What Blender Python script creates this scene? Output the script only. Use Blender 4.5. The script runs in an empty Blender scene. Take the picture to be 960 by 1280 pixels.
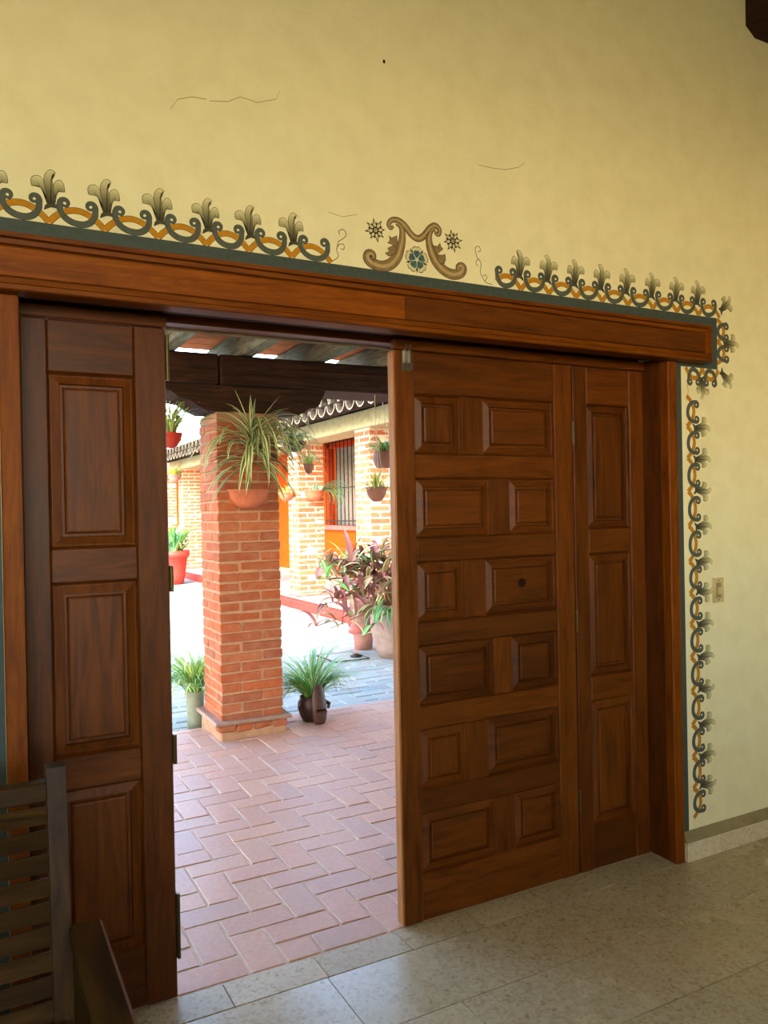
import bpy, bmesh, math, random
from mathutils import Vector, Matrix, Euler
from mathutils import noise as mnoise
R = random.Random(7)
sc = bpy.context.scene
COL = sc.collection
PI = math.pi
rad = math.radians
# ------------------------------------------------------------------ camera
TH, F, EYE = rad(28.0), 985.0, 1.49
pitch = math.atan((637.0-640.0)/F) * -1.0
fw0 = Vector((math.sin(TH), math.cos(TH), 0)); rt0 = Vector((math.cos(TH), -math.sin(TH), 0)); up0 = Vector((0, 0, 1))
pp = math.atan((637.0-640.0)/F)
fw = fw0*math.cos(pp) + up0*math.sin(pp)
u2 = -fw0*math.sin(pp) + up0*math.cos(pp)
rl = math.atan(0.019)
rt = rt0*math.cos(rl) - u2*math.sin(rl)
up = rt0*math.sin(rl) + u2*math.cos(rl)
cd = bpy.data.cameras.new('camera'); cam = bpy.data.objects.new('camera', cd); COL.objects.link(cam)
cam.matrix_world = Matrix(((rt.x, up.x, -fw.x, 0), (rt.y, up.y, -fw.y, 0), (rt.z, up.z, -fw.z, EYE), (0, 0, 0, 1)))
cd.sensor_fit = 'HORIZONTAL'; cd.sensor_width = 36; cd.lens = F*36/960; cd.clip_start = 0.05; cd.clip_end = 300
sc.camera = cam
# ------------------------------------------------------------------ world, sun, lamps, exposure
W = bpy.data.worlds.new('world'); sc.world = W; W.use_nodes = True
nt = W.node_tree; nt.nodes.clear()
wo = nt.nodes.new('ShaderNodeOutputWorld'); bg = nt.nodes.new('ShaderNodeBackground'); sky = nt.nodes.new('ShaderNodeTexSky')
sky.sky_type = 'NISHITA'; sky.sun_disc = False; sky.sun_elevation = rad(33); sky.sun_rotation = rad(225); sky.dust_density = 1.2
bg.inputs[1].default_value = 3.0
nt.links.new(sky.outputs[0], bg.inputs[0]); nt.links.new(bg.outputs[0], wo.inputs[0])
sd = bpy.data.lights.new('sun', 'SUN'); sun = bpy.data.objects.new('sun', sd); COL.objects.link(sun)
sd.energy = 3.2; sd.angle = rad(0.6); sd.color = (1.0, 0.93, 0.80)
SUN_DIR = Vector((-0.60, -0.62, 0.56)).normalized()
sun.rotation_euler = SUN_DIR.to_track_quat('Z', 'Y').to_euler()
def area(name, loc, target, sx, sy, power, col):
    l = bpy.data.lights.new(name, 'AREA'); l.shape = 'RECTANGLE'; l.size = sx; l.size_y = sy; l.energy = power; l.color = col
    o = bpy.data.objects.new(name, l); COL.objects.link(o); o.location = loc
    o.rotation_euler = (Vector(loc)-Vector(target)).to_track_quat('Z', 'Y').to_euler(); return o
area('rear_fill', (-0.6, -2.85, 2.3), (0.0, 2.3, 3.9), 2.2, 1.3, 56, (1.0, 0.90, 0.66))  # added warm fill lamp behind the camera, just inside the rear opening
vs = sc.view_settings
vs.view_transform = 'Standard'; vs.look = 'None'; vs.gamma = 1.0; vs.use_curve_mapping = False
vs.exposure = 0.0
sc.cycles.use_denoising = True
sc.cycles.max_bounces = 8; sc.cycles.diffuse_bounces = 5; sc.cycles.glossy_bounces = 3; sc.cycles.caustics_reflective = False; sc.cycles.caustics_refractive = False
sc.cycles.sample_clamp_indirect = 6.0

# ------------------------------------------------------------------ materials
def srgb(r, g, b):
    f = lambda c: (c/255/12.92) if c/255 <= 0.04045 else ((c/255+0.055)/1.055)**2.4
    return (f(r), f(g), f(b), 1)
class NM:
    def __init__(s, name, rough=0.7, spec=0.3, metal=0.0):
        s.m = bpy.data.materials.new(name); s.m.use_nodes = True; s.t = s.m.node_tree
        s.b = s.t.nodes['Principled BSDF']; s.b.inputs['Roughness'].default_value = rough
        s.b.inputs['Specular IOR Level'].default_value = spec; s.b.inputs['Metallic'].default_value = metal
    def n(s, t, **kw):
        o = s.t.nodes.new(t)
        for k, v in kw.items():
            if hasattr(o, k): setattr(o, k, v)
            else: o.inputs[k].default_value = v
        return o
    def l(s, a, b): s.t.links.new(a, b)
    def coords(s, scale=(1, 1, 1), rnd=True, kind='Object'):
        tc = s.n('ShaderNodeTexCoord'); mp = s.n('ShaderNodeMapping'); mp.inputs['Scale'].default_value = scale
        if rnd:
            oi = s.n('ShaderNodeObjectInfo'); mu = s.n('ShaderNodeMath', operation='MULTIPLY'); mu.inputs[1].default_value = 37.0
            s.l(oi.outputs['Random'], mu.inputs[0]); ad = s.n('ShaderNodeVectorMath', operation='ADD')
            s.l(tc.outputs[kind], ad.inputs[0]); s.l(mu.outputs[0], ad.inputs[1]); s.l(ad.outputs[0], mp.inputs[0])
        else: s.l(tc.outputs[kind], mp.inputs[0])
        return mp.outputs[0]
    def noise(s, co, scale, detail=4, rough=0.55, dist=0.0):
        o = s.n('ShaderNodeTexNoise'); o.inputs['Scale'].default_value = scale; o.inputs['Detail'].default_value = detail
        o.inputs['Roughness'].default_value = rough; o.inputs['Distortion'].default_value = dist; s.l(co, o.inputs['Vector']); return o.outputs['Fac']
    def ramp(s, fac, stops):
        o = s.n('ShaderNodeValToRGB'); e = o.color_ramp.elements
        while len(e) < len(stops): e.new(0.5)
        for i, (p, c) in enumerate(stops): e[i].position = p; e[i].color = c
        s.l(fac, o.inputs[0]); return o.outputs[0]
    def mix(s, fac, a, b, mode='MIX'):
        o = s.n('ShaderNodeMix', data_type='RGBA', blend_type=mode)
        for sock, v in ((o.inputs[0], fac), (o.inputs[6], a), (o.inputs[7], b)):
            if isinstance(v, bpy.types.NodeSocket): s.l(v, sock)
            else: sock.default_value = v
        return o.outputs[2]
    def base(s, c):
        if isinstance(c, bpy.types.NodeSocket): s.l(c, s.b.inputs['Base Color'])
        else: s.b.inputs['Base Color'].default_value = c
        return s
    def bump(s, h, strength=0.3, dist=0.01):
        o = s.n('ShaderNodeBump'); o.inputs['Strength'].default_value = strength; o.inputs['Distance'].default_value = dist
        s.l(h, o.inputs['Height']); s.l(o.outputs[0], s.b.inputs['Normal']); return s
    def vary(s, c, lo=0.8, hi=1.15):
        oi = s.n('ShaderNodeObjectInfo'); mr = s.n('ShaderNodeMapRange'); mr.inputs[3].default_value = lo; mr.inputs[4].default_value = hi
        s.l(oi.outputs['Random'], mr.inputs[0]); return s.mix(1.0, c, mr.outputs[0], 'MULTIPLY')
def plain(name, c, rough=0.6, spec=0.3, metal=0.0, vary=None):
    m = NM(name, rough, spec, metal)
    co = m.coords((1, 1, 1)); n = m.noise(co, 14, 4)
    c2 = tuple(x*0.72 for x in c[:3])+(1,)
    col = m.ramp(n, [(0.3, c2), (0.7, c)])
    if vary: col = m.vary(col, *vary)
    m.base(col); m.bump(n, 0.15, 0.004); return m.m
def wood(name, axis, dark, mid, light, rough=0.42, spec=0.2):
    m = NM(name, rough, spec)
    sc_ = {'x': (0.9, 9, 9), 'y': (9, 0.9, 9), 'z': (9, 9, 0.9)}[axis]
    co = m.coords(sc_); n1 = m.noise(co, 3.0, 6, 0.62, 1.2); n2 = m.noise(co, 14, 3, 0.6, 0.3)
    c = m.ramp(n1, [(0.28, dark), (0.5, mid), (0.72, light)])
    c = m.mix(0.35, c, m.ramp(n2, [(0.35, (0.45, 0.4, 0.4, 1)), (0.65, (1, 1, 1, 1))]), 'MULTIPLY')
    c = m.vary(c, 0.72, 1.15); m.base(c); m.bump(n2, 0.12, 0.002)
    r = m.n('ShaderNodeMapRange'); r.inputs[3].default_value = rough-0.08; r.inputs[4].default_value = rough+0.15; m.l(n1, r.inputs[0]); m.l(r.outputs[0], m.b.inputs['Roughness'])
    return m.m
DK, MD, LT = srgb(62, 28, 4), srgb(90, 45, 7), srgb(106, 56, 11)
M = {}
for a in 'xyz':
    M['wood_'+a] = wood('cedar_'+a, a, DK, MD, LT)
    M['lintel_'+a] = wood('lintel_wood_'+a, a, srgb(88, 40, 2), srgb(118, 60, 4), srgb(134, 74, 8), 0.5, 0.14)
    M['bench_'+a] = wood('bench_wood_'+a, a, srgb(32, 20, 8), srgb(58, 38, 14), srgb(78, 54, 20), 0.45, 0.15)
    M['dark_'+a] = wood('old_beam_wood_'+a, a, srgb(30, 18, 12), srgb(58, 36, 24), srgb(82, 54, 38), 0.75, 0.2)
    M['grey_'+a] = wood('weathered_rafter_'+a, a, srgb(92, 92, 76), srgb(142, 146, 122), srgb(176, 178, 156), 0.85, 0.1)
# plaster wall
m = NM('cream_plaster', 0.9, 0.15); co = m.coords((1, 1, 1), False)
n1 = m.noise(co, 1.3, 5, 0.6); n2 = m.noise(co, 9, 6, 0.6); mp2 = m.coords((1.0, 1.0, 3.2), False); n3 = m.noise(mp2, 12, 5, 0.65, 0.6)
m.base(m.mix(0.6, m.ramp(n1, [(0.3, srgb(216, 212, 172)), (0.7, srgb(224, 220, 182))]), m.ramp(n2, [(0.3, srgb(214, 208, 168)), (0.6, srgb(225, 221, 184))])))
m.bump(m.mix(0.5, n2, n3), 0.35, 0.012); M['plaster'] = m.m
m = NM('white_plaster', 0.9, 0.15); co = m.coords((1, 1, 1), False); m.base(m.ramp(m.noise(co, 3, 5), [(0.3, srgb(196, 184, 148)), (0.7, srgb(214, 204, 170))])); M['ceil'] = m.m
# terrazzo
def terrazzo(name, a, b, rough):
    m = NM(name, rough, 0.5); co = m.coords((1, 1, 1), True)
    v = m.n('ShaderNodeTexVoronoi'); v.inputs['Scale'].default_value = 95; m.l(co, v.inputs['Vector'])
    hs = m.n('ShaderNodeSeparateColor'); m.l(v.outputs['Color'], hs.inputs[0])
    chips = m.ramp(hs.outputs[0], [(0.0, srgb(120, 100, 78)), (0.07, srgb(182, 172, 144)), (0.6, srgb(202, 193, 168)), (0.9, srgb(168, 150, 116))])
    n = m.noise(co, 2.2, 5); c = m.mix(0.45, chips, m.ramp(n, [(0.3, a), (0.7, b)]))
    sp = m.noise(co, 48, 2, 0.5); c = m.mix(m.ramp(sp, [(0.735, (0, 0, 0, 1)), (0.78, (0.7, 0.7, 0.7, 1))]), c, srgb(70, 54, 40))
    c = m.vary(c, 0.92, 1.05); m.base(c)
    mr = m.n('ShaderNodeMapRange'); mr.inputs[3].default_value = rough; mr.inputs[4].default_value = rough+0.2; m.l(n, mr.inputs[0]); m.l(mr.outputs[0], m.b.inputs['Roughness'])
    return m.m
M['terrazzo'] = terrazzo('terrazzo_tile', srgb(172, 160, 128), srgb(200, 189, 158), 0.16)
M['terrazzo_sill'] = terrazzo('worn_terrazzo', srgb(140, 128, 94), srgb(184, 172, 138), 0.4)
M['ledge'] = plain('grey_cement_ledge', srgb(150, 138, 104), 0.9, 0.1)
M['skirt'] = terrazzo('skirting_tile_stone', srgb(206, 196, 160), srgb(224, 216, 186), 0.45)
def brickmat(name, cs, rough=0.85, sc1=6):
    m = NM(name, rough, 0.15); co = m.coords((1, 1, 1)); n = m.noise(co, sc1*2, 5, 0.6)
    oi = m.n('ShaderNodeObjectInfo'); hue = m.ramp(oi.outputs['Random'], [(i/(len(cs)-1), c) for i, c in enumerate(cs)])
    c = m.mix(m.ramp(n, [(0.35, (0, 0, 0, 1)), (0.75, (0.55, 0.55, 0.55, 1))]), hue, m.mix(0.5, hue, srgb(196, 150, 120)))
    n2 = m.noise(co, 60, 3); c = m.mix(0.3, c, m.ramp(n2, [(0.3, (0.6, 0.55, 0.5, 1)), (0.7, (1.1, 1.1, 1.1, 1))]), 'MULTIPLY')
    m.base(c); m.bump(n2, 0.3, 0.003); return m.m
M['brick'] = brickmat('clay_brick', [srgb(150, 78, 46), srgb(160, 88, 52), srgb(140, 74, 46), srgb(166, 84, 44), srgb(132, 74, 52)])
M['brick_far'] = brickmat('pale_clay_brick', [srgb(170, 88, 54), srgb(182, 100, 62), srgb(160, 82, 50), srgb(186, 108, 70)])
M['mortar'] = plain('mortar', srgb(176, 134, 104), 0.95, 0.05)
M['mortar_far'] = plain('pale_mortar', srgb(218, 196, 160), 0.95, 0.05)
M['terracotta'] = brickmat('terracotta_paver', [srgb(200, 160, 140), srgb(190, 154, 138), srgb(204, 166, 144), srgb(184, 154, 142), srgb(202, 162, 144)], 0.42, 2)
M['grout'] = plain('cement_grout', srgb(226, 208, 188), 0.9, 0.1)
M['paver'] = brickmat('grey_stone_paver', [srgb(138, 148, 142), srgb(152, 160, 150), srgb(128, 140, 136), srgb(158, 164, 152)], 0.7, 2)
M['paver_grout'] = plain('pale_paver_joint', srgb(206, 206, 190), 0.9, 0.1)
M['step'] = plain('light_stone_step', srgb(208, 200, 180), 0.8, 0.2)
M['red_curb'] = plain('red_painted_curb', srgb(190, 60, 44), 0.7, 0.2)
M['gallery_floor'] = plain('pale_gallery_floor', srgb(222, 196, 170), 0.7, 0.2)
M['orange'] = plain('orange_limewash', srgb(214, 92, 16), 0.9, 0.1)
M['orange_dark'] = plain('deep_orange_paint', srgb(200, 70, 20), 0.9, 0.1)
M['concrete'] = plain('aged_concrete', srgb(186, 172, 128), 0.95, 0.05)
M['deck'] = plain('orange_brick_deck', srgb(232, 134, 80), 0.9, 0.1, vary=(0.85, 1.1))
M['clay'] = plain('terracotta_pot_clay', srgb(186, 108, 76), 0.8, 0.15)
M['clay_red'] = plain('red_glazed_clay', srgb(192, 66, 52), 0.5, 0.3)
M['clay_dark'] = plain('dark_burnished_clay', srgb(72, 46, 38), 0.5, 0.3)
M['clay_pink'] = plain('dusty_pink_clay', srgb(168, 120, 104), 0.8, 0.15)
M['pot_grey'] = plain('grey_green_glaze', srgb(136, 138, 116), 0.7, 0.2)
M['jar'] = plain('taupe_clay_jar', srgb(166, 138, 122), 0.75, 0.2)
M['soil'] = plain('potting_soil', srgb(54, 38, 28), 0.95, 0.05)
M['tile_dark'] = plain('weathered_roof_tile', srgb(74, 64, 54), 0.95, 0.05, vary=(0.7, 1.2))
M['tile_lip'] = plain('pale_tile_lip', srgb(136, 124, 98), 0.9, 0.1)  # paler than the roof tile bodies
M['metal'] = plain('dull_steel', srgb(150, 146, 136), 0.35, 0.5, 0.9)
M['iron'] = plain('black_iron', srgb(52, 46, 40), 0.5, 0.4, 0.6)
M['brass'] = plain('aged_brass_hinge', srgb(96, 84, 52), 0.4, 0.5, 0.8)
M['plate'] = plain('ivory_switch_plastic', srgb(196, 180, 128), 0.5, 0.4)
M['plate_dark'] = plain('tan_switch_recess', srgb(150, 132, 88), 0.5, 0.4)
M['glass'] = plain('dim_window_glass', srgb(150, 156, 140), 0.15, 0.6)
M['shutter'] = plain('olive_window_board', srgb(140, 132, 96), 0.8, 0.1)
M['yellow_pane'] = plain('yellow_window_glass', srgb(222, 206, 84), 0.3, 0.4)
M['cord'] = plain('pale_cord', srgb(210, 200, 170), 0.8, 0.1)
M['hole'] = plain('dark_hole', srgb(40, 22, 12), 0.9, 0.05)
M['crack'] = plain('plaster_crack', srgb(178, 166, 112), 0.95, 0.05)
M['flamingo'] = plain('pink_enamel', srgb(232, 128, 118), 0.4, 0.4)
# frieze paints
def paint(name, c, c2=None, rough=0.8):
    m = NM(name, rough, 0.2); co = m.coords((1, 1, 1), False, 'Object'); n = m.noise(co, 60, 3)
    m.base(m.ramp(n, [(0.3, c2 or tuple(x*0.8 for x in c[:3])+(1,)), (0.7, c)])); return m.m
M['p_green'] = paint('green_grey_paint', srgb(82, 90, 82))
M['p_band'] = paint('dark_green_band_paint', srgb(66, 77, 74), srgb(56, 67, 64), 0.6)
M['p_gold'] = paint('ochre_paint', srgb(184, 128, 22))
M['p_line'] = paint('umber_line_paint', srgb(52, 46, 32))
M['p_stroke'] = paint('soft_grey_brush_paint', srgb(112, 104, 74))
M['p_collar'] = paint('dark_grey_paint', srgb(74, 74, 60))
M['p_scroll'] = paint('taupe_scroll_paint', srgb(138, 116, 78), srgb(116, 96, 64))
M['p_scroll_l'] = paint('taupe_highlight_paint', srgb(176, 154, 108))
M['p_white'] = paint('off_white_petal_paint', srgb(206, 200, 160), srgb(190, 182, 136))
M['p_teal'] = paint('teal_petal_paint', srgb(76, 110, 112), srgb(52, 84, 92))
# palmette petals: hand shaded paint from dark base to light tip (painted pigment), by UV
m = NM('palmette_petal_paint', 0.8, 0.2); uv = m.n('ShaderNodeUVMap'); sx = m.n('ShaderNodeSeparateXYZ'); m.l(uv.outputs[0], sx.inputs[0])
m.base(m.ramp(sx.outputs[1], [(0.0, srgb(48, 46, 34)), (0.4, srgb(104, 102, 76)), (0.75, srgb(168, 164, 122)), (1.0, srgb(206, 202, 156))])); M['p_petal'] = m.m
# leaves
def leafmat(name, edge, mid, w=0.6, tip=None, rough=0.45):
    m = NM(name, rough, 0.3); uv = m.n('ShaderNodeUVMap'); sx = m.n('ShaderNodeSeparateXYZ'); m.l(uv.outputs[0], sx.inputs[0])
    a = m.n('ShaderNodeMath', operation='SUBTRACT'); m.l(sx.outputs[0], a.inputs[0]); a.inputs[1].default_value = 0.5
    b = m.n('ShaderNodeMath', operation='ABSOLUTE'); m.l(a.outputs[0], b.inputs[0]); c = m.n('ShaderNodeMath', operation='MULTIPLY'); m.l(b.outputs[0], c.inputs[0]); c.inputs[1].default_value = 2
    col = m.ramp(c.outputs[0], [(w-0.08, mid), (w+0.08, edge)])
    if tip: col = m.mix(m.ramp(sx.outputs[1], [(0.3, (0, 0, 0, 1)), (1, (0.8, 0.8, 0.8, 1))]), col, tip)
    col = m.vary(col, 0.75, 1.2); m.base(col)
    m.b.inputs['Transmission Weight'].default_value = 0.0; m.b.inputs['Subsurface Weight'].default_value = 0.0
    return m.m
M['l_varieg'] = leafmat('variegated_leaf', srgb(204, 206, 150), srgb(84, 116, 62), 0.5)
M['l_dark'] = leafmat('deep_green_leaf', srgb(96, 110, 62), srgb(60, 84, 46), 0.8)
M['l_spider'] = leafmat('spider_plant_leaf', srgb(112, 158, 74), srgb(206, 220, 150), 0.38)
M['l_spider_y'] = leafmat('pale_spider_leaf', srgb(160, 190, 90), srgb(222, 226, 150), 0.4)
M['l_green'] = leafmat('bright_green_leaf', srgb(88, 160, 84), srgb(130, 190, 96), 0.6)
M['l_lime'] = leafmat('lime_leaf', srgb(176, 204, 60), srgb(206, 220, 90), 0.6)
M['l_red'] = leafmat('purple_red_leaf', srgb(150, 72, 74), srgb(120, 86, 66), 0.5)
M['l_olive'] = leafmat('olive_pink_leaf', srgb(176, 120, 96), srgb(128, 142, 88), 0.5)
M['l_cream'] = leafmat('cream_streaked_leaf', srgb(214, 196, 150), srgb(140, 130, 84), 0.5)
M['l_teal'] = leafmat('blue_green_leaf', srgb(70, 130, 104), srgb(100, 160, 120), 0.6)
M['stem'] = plain('tan_plant_stem', srgb(132, 104, 68), 0.8, 0.1)

# ------------------------------------------------------------------ mesh helpers
def T(o):
    v = Vector(o.location)
    return v + T(o.parent) if o.parent else v
def tag(o, label=None, cat=None, group=None, kind=None):
    if label: o['label'] = label
    if cat: o['category'] = cat
    if group: o['group'] = group
    if kind: o['kind'] = kind
    return o
def thing(name, label, cat, loc=(0, 0, 0), group=None, kind=None):
    o = bpy.data.objects.new(name, None); COL.objects.link(o); o.location = loc; o.empty_display_size = 0.1
    return tag(o, label, cat, group, kind)
class MB:
    def __init__(s): s.v = []; s.f = []; s.mi = []; s.uv = {}; s.sm = False
    def poly(s, pts, mi=0, uvs=None):
        i = len(s.v); s.v += [Vector(p) for p in pts]; s.f.append(tuple(range(i, i+len(pts)))); s.mi.append(mi)
        if uvs: s.uv[len(s.f)-1] = uvs
    def faces(s, vs_, fs, mi=0):
        i = len(s.v); s.v += [Vector(p) for p in vs_]
        for f in fs: s.f.append(tuple(i+k for k in f)); s.mi.append(mi)
        return s
    def box(s, x0, x1, y0, y1, z0, z1, b=0.0, jit=0.0, mi=0, rz=0.0):
        c = Vector(((x0+x1)/2, (y0+y1)/2, (z0+z1)/2)); h = Vector((abs(x1-x0)/2, abs(y1-y0)/2, abs(z1-z0)/2))
        b = min(b, h.x*0.45, h.y*0.45, h.z*0.45)
        if b <= 0:
            vs_ = [Vector((sx*h.x, sy*h.y, sz*h.z)) for sx in (-1, 1) for sy in (-1, 1) for sz in (-1, 1)]
            fs = [(0, 1, 3, 2), (4, 6, 7, 5), (0, 4, 5, 1), (2, 3, 7, 6), (0, 2, 6, 4), (1, 5, 7, 3)]
        else:
            vs_ = []; idx = {}
            for sx in (-1, 1):
                for sy in (-1, 1):
                    for sz in (-1, 1):
                        j = Vector((R.uniform(-jit, jit), R.uniform(-jit, jit), R.uniform(-jit, jit)))
                        for a in range(3):
                            p = [sx*(h.x-(0 if a == 0 else b)), sy*(h.y-(0 if a == 1 else b)), sz*(h.z-(0 if a == 2 else b))]
                            idx[(sx, sy, sz, a)] = len(vs_); vs_.append(Vector(p)+j)
            fs = []
            def g(t, a): return idx[(t[0], t[1], t[2], a)]
            for a in range(3):
                o1, o2 = [k for k in range(3) if k != a]
                for sg in (-1, 1):
                    q = []
                    for (u, v) in ((-1, -1), (1, -1), (1, 1), (-1, 1)):
                        t = [0, 0, 0]; t[a] = sg; t[o1] = u; t[o2] = v; q.append(g(t, a))
                    fs.append(tuple(q))
            for a in range(3):       # edges along axis a
                o1, o2 = [k for k in range(3) if k != a]
                for u in (-1, 1):
                    for v in (-1, 1):
                        t1 = [0, 0, 0]; t1[a] = -1; t1[o1] = u; t1[o2] = v
                        t2 = list(t1); t2[a] = 1
                        fs.append((g(t1, o1), g(t2, o1), g(t2, o2), g(t1, o2)))
            for sx in (-1, 1):
                for sy in (-1, 1):
                    for sz in (-1, 1): fs.append(tuple(idx[(sx, sy, sz, a)] for a in range(3)))
        if rz: vs_ = [Matrix.Rotation(rz, 3, 'Z') @ p for p in vs_]
        return s.faces([p+c for p in vs_], fs, mi)
    def tube(s, pts, r, seg=8, cap=True, mi=0):
        pts = [Vector(p) for p in pts]; n = len(pts); rs = r if isinstance(r, (list, tuple)) else [r]*n
        rings = []; prev = None
        for i, p in enumerate(pts):
            d = (pts[min(i+1, n-1)]-pts[max(i-1, 0)]).normalized()
            a = prev if prev is not None else (Vector((1, 0, 0)) if abs(d.x) < 0.8 else Vector((0, 1, 0)))
            u = (a - d*a.dot(d)).normalized(); prev = u; w = d.cross(u)
            rings.append([p+(u*math.cos(2*PI*k/seg)+w*math.sin(2*PI*k/seg))*rs[i] for k in range(seg)])
        vs_ = [q for rg in rings for q in rg]
        fs = [(i*seg+k, i*seg+(k+1) % seg, (i+1)*seg+(k+1) % seg, (i+1)*seg+k) for i in range(n-1) for k in range(seg)]
        if cap: fs += [tuple(range(seg))[::-1], tuple((n-1)*seg+k for k in range(seg))]
        return s.faces(vs_, fs, mi)
    def lathe(s, prof, c=(0, 0, 0), seg=20, a0=0.0, a1=2*PI, mi=0):
        full = abs(a1-a0-2*PI) < 1e-6; n = seg if full else seg+1; c = Vector(c)
        vs_ = [c+Vector((r*math.cos(a0+(a1-a0)*k/seg), r*math.sin(a0+(a1-a0)*k/seg), z)) for r, z in prof for k in range(n)]
        fs = []
        for i in range(len(prof)-1):
            for k in range(seg):
                k2 = (k+1) % n if full else k+1
                fs.append((i*n+k, i*n+k2, (i+1)*n+k2, (i+1)*n+k))
        return s.faces(vs_, fs, mi)
    def prism(s, outline, axis, d0, d1, mi=0):
        """outline: 2D pts; axis 'y': (x,z) extruded over y; 'x': (y,z); 'z': (x,y)"""
        def P(p, d): return {'y': (p[0], d, p[1]), 'x': (d, p[0], p[1]), 'z': (p[0], p[1], d)}[axis]
        n = len(outline); vs_ = [P(p, d0) for p in outline]+[P(p, d1) for p in outline]
        fs = [tuple(range(n))[::-1], tuple(range(n, 2*n))]+[(k, (k+1) % n, n+(k+1) % n, n+k) for k in range(n)]
        return s.faces(vs_, fs, mi)
    def mesh(s, name, mats, origin=None):
        me = bpy.data.meshes.new(name); o = Vector(origin) if origin is not None else Vector((0, 0, 0))
        me.from_pydata([tuple(p-o) for p in s.v], [], s.f)
        for mt in (mats if isinstance(mats, (list, tuple)) else [mats]): me.materials.append(mt)
        if any(s.mi): me.polygons.foreach_set('material_index', s.mi)
        if s.uv:
            ul = me.uv_layers.new(name='UVMap')
            for fi, us in s.uv.items():
                for li, u in zip(me.polygons[fi].loop_indices, us): ul.data[li].uv = u
        bm = bmesh.new(); bm.from_mesh(me)
        if not s.uv: bmesh.ops.recalc_face_normals(bm, faces=bm.faces)
        bm.to_mesh(me); bm.free()
        if s.sm: me.polygons.foreach_set('use_smooth', [True]*len(me.polygons))
        me.update(); return me
    def build(s, name, mats, parent=None, kind=None, label=None, origin=None):
        if origin is None:
            lo = Vector([min(p[i] for p in s.v) for i in range(3)]); hi = Vector([max(p[i] for p in s.v) for i in range(3)])
            origin = (lo+hi)/2; origin.z = lo.z if parent is None else origin.z
        origin = Vector(origin)
        o = bpy.data.objects.new(name, s.mesh(name, mats, origin)); COL.objects.link(o)
        o.parent = parent; o.location = origin-(T(parent) if parent else Vector((0, 0, 0)))
        if kind: o['kind'] = kind
        if label: o['label'] = label
        return o
def bx(name, mat, x0, x1, y0, y1, z0, z1, parent=None, b=0.003, kind=None, label=None, jit=0):
    return MB().box(x0, x1, y0, y1, z0, z1, b, jit).build(name, mat, parent, kind, label)
def put(me, name, loc, parent=None, rot=(0, 0, 0), scl=(1, 1, 1)):
    o = bpy.data.objects.new(name, me); COL.objects.link(o); o.parent = parent; o.location = loc; o.rotation_euler = rot; o.scale = scl; return o
def smooth(*mbs):
    for q in mbs: q.sm = True

# ------------------------------------------------------------------ constants
WY, DY = 2.33, 2.45           # wall face, door plane
OX0, OX1 = 0.137, 2.572       # opening
OT = 2.085                    # top of opening
# ------------------------------------------------------------------ room shell
wl = MB()
wl.box(-2.0, 0.10, WY, 2.56, 0, 3.78); wl.box(2.61, 6.0, WY, 2.56, 0, 3.78); wl.box(0.10, 2.61, WY, 2.56, 2.22, 3.78)
wall = wl.build('wall_front', M['plaster'], kind='structure', origin=(0, WY, 0))
bx('wall_left', M['plaster'], -2.15, -2.0, -3.0, 2.56, 0, 3.78, b=0, kind='structure')
bx('wall_right', M['plaster'], 6.0, 6.15, -3.0, 2.56, 0, 3.78, b=0, kind='structure')
q = MB(); q.box(-2.15, 6.15, -3.15, -3.0, 0, 1.3); q.box(-2.15, -1.8, -3.15, -3.0, 1.3, 3.0); q.box(0.6, 6.15, -3.15, -3.0, 1.3, 3.0); q.box(-2.15, 6.15, -3.15, -3.0, 3.0, 3.78)
q.build('wall_back', M['plaster'], kind='structure')
bx('ceiling', M['ceil'], -2.15, 6.15, -3.15, 2.56, 3.78, 3.93, b=0, kind='structure')
q = MB(); q.prism([(-3.2, 3.94), (2.75, 3.94), (2.75, 4.0), (-.2, 5.0), (-3.2, 4.0)], 'x', -7.0, 8.0); q.build('house_roof', M['tile_dark'], kind='structure')
q = MB(); q.box(-6.5, 8, -7.0, -3.16, 3.12, 3.2); q.box(-6.5, -2.16, -3.15, 2.55, 3.24, 3.32); q.build('sun_block_slabs', M['tile_dark'], kind='structure')  # unseen slabs added to keep direct sun out of the room
# ceiling viga with chamfered underside
for i, x in enumerate((3.11, 4.35, 5.5)):
    w_ = 0.24
    p = [(x, 3.78), (x, 3.615), (x+0.06, 3.575), (x+w_-0.06, 3.575), (x+w_, 3.615), (x+w_, 3.78)]
    o = MB().prism(p, 'y', -3.0, WY).build('ceiling_beam', M['dark_y'])
    if i == 0: tag(o, 'dark chamfered wooden ceiling beam meeting the cream wall high above the switch', 'beam')
    else: tag(o, 'dark wooden ceiling beam out beyond the corner of the room', 'beam', 'ceiling beams further along')
# hairline cracks and nail hole in the plaster
def px_on_wall(x, y, yy=WY):
    d = fw + rt*((x-480)/F) - up*((y-640)/F); t = yy/d.y; p = Vector((0, 0, EYE))+d*t; return p
for pts, w_ in (([(213, 136), (222, 124), (240, 121), (258, 124)], .0018), ([(262, 126), (285, 127), (300, 121), (322, 128), (345, 124), (350, 113)], .0016), ([(598, 206), (615, 210), (632, 212), (648, 209), (656, 203)], .0016), ([(410, 265), (428, 271), (446, 268)], .0012)):
    P = [px_on_wall(*p) for p in pts]; q = MB()
    for a, b in zip(P, P[1:]):
        q.poly([(a.x, WY-.0006, a.z-w_), (b.x, WY-.0006, b.z-w_), (b.x, WY-.0006, b.z+w_*.6), (a.x, WY-.0006, a.z+w_*.6)])
    q.build('crack', M['crack'], wall)
p = px_on_wall(480, 77); MB().prism([(p.x+.004*math.cos(a)*(1.2), p.z+.007*math.sin(a)) for a in [k*PI/4 for k in range(8)]], 'y', WY-.001, WY+.002).build('nail_hole', M['hole'], wall)
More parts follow.
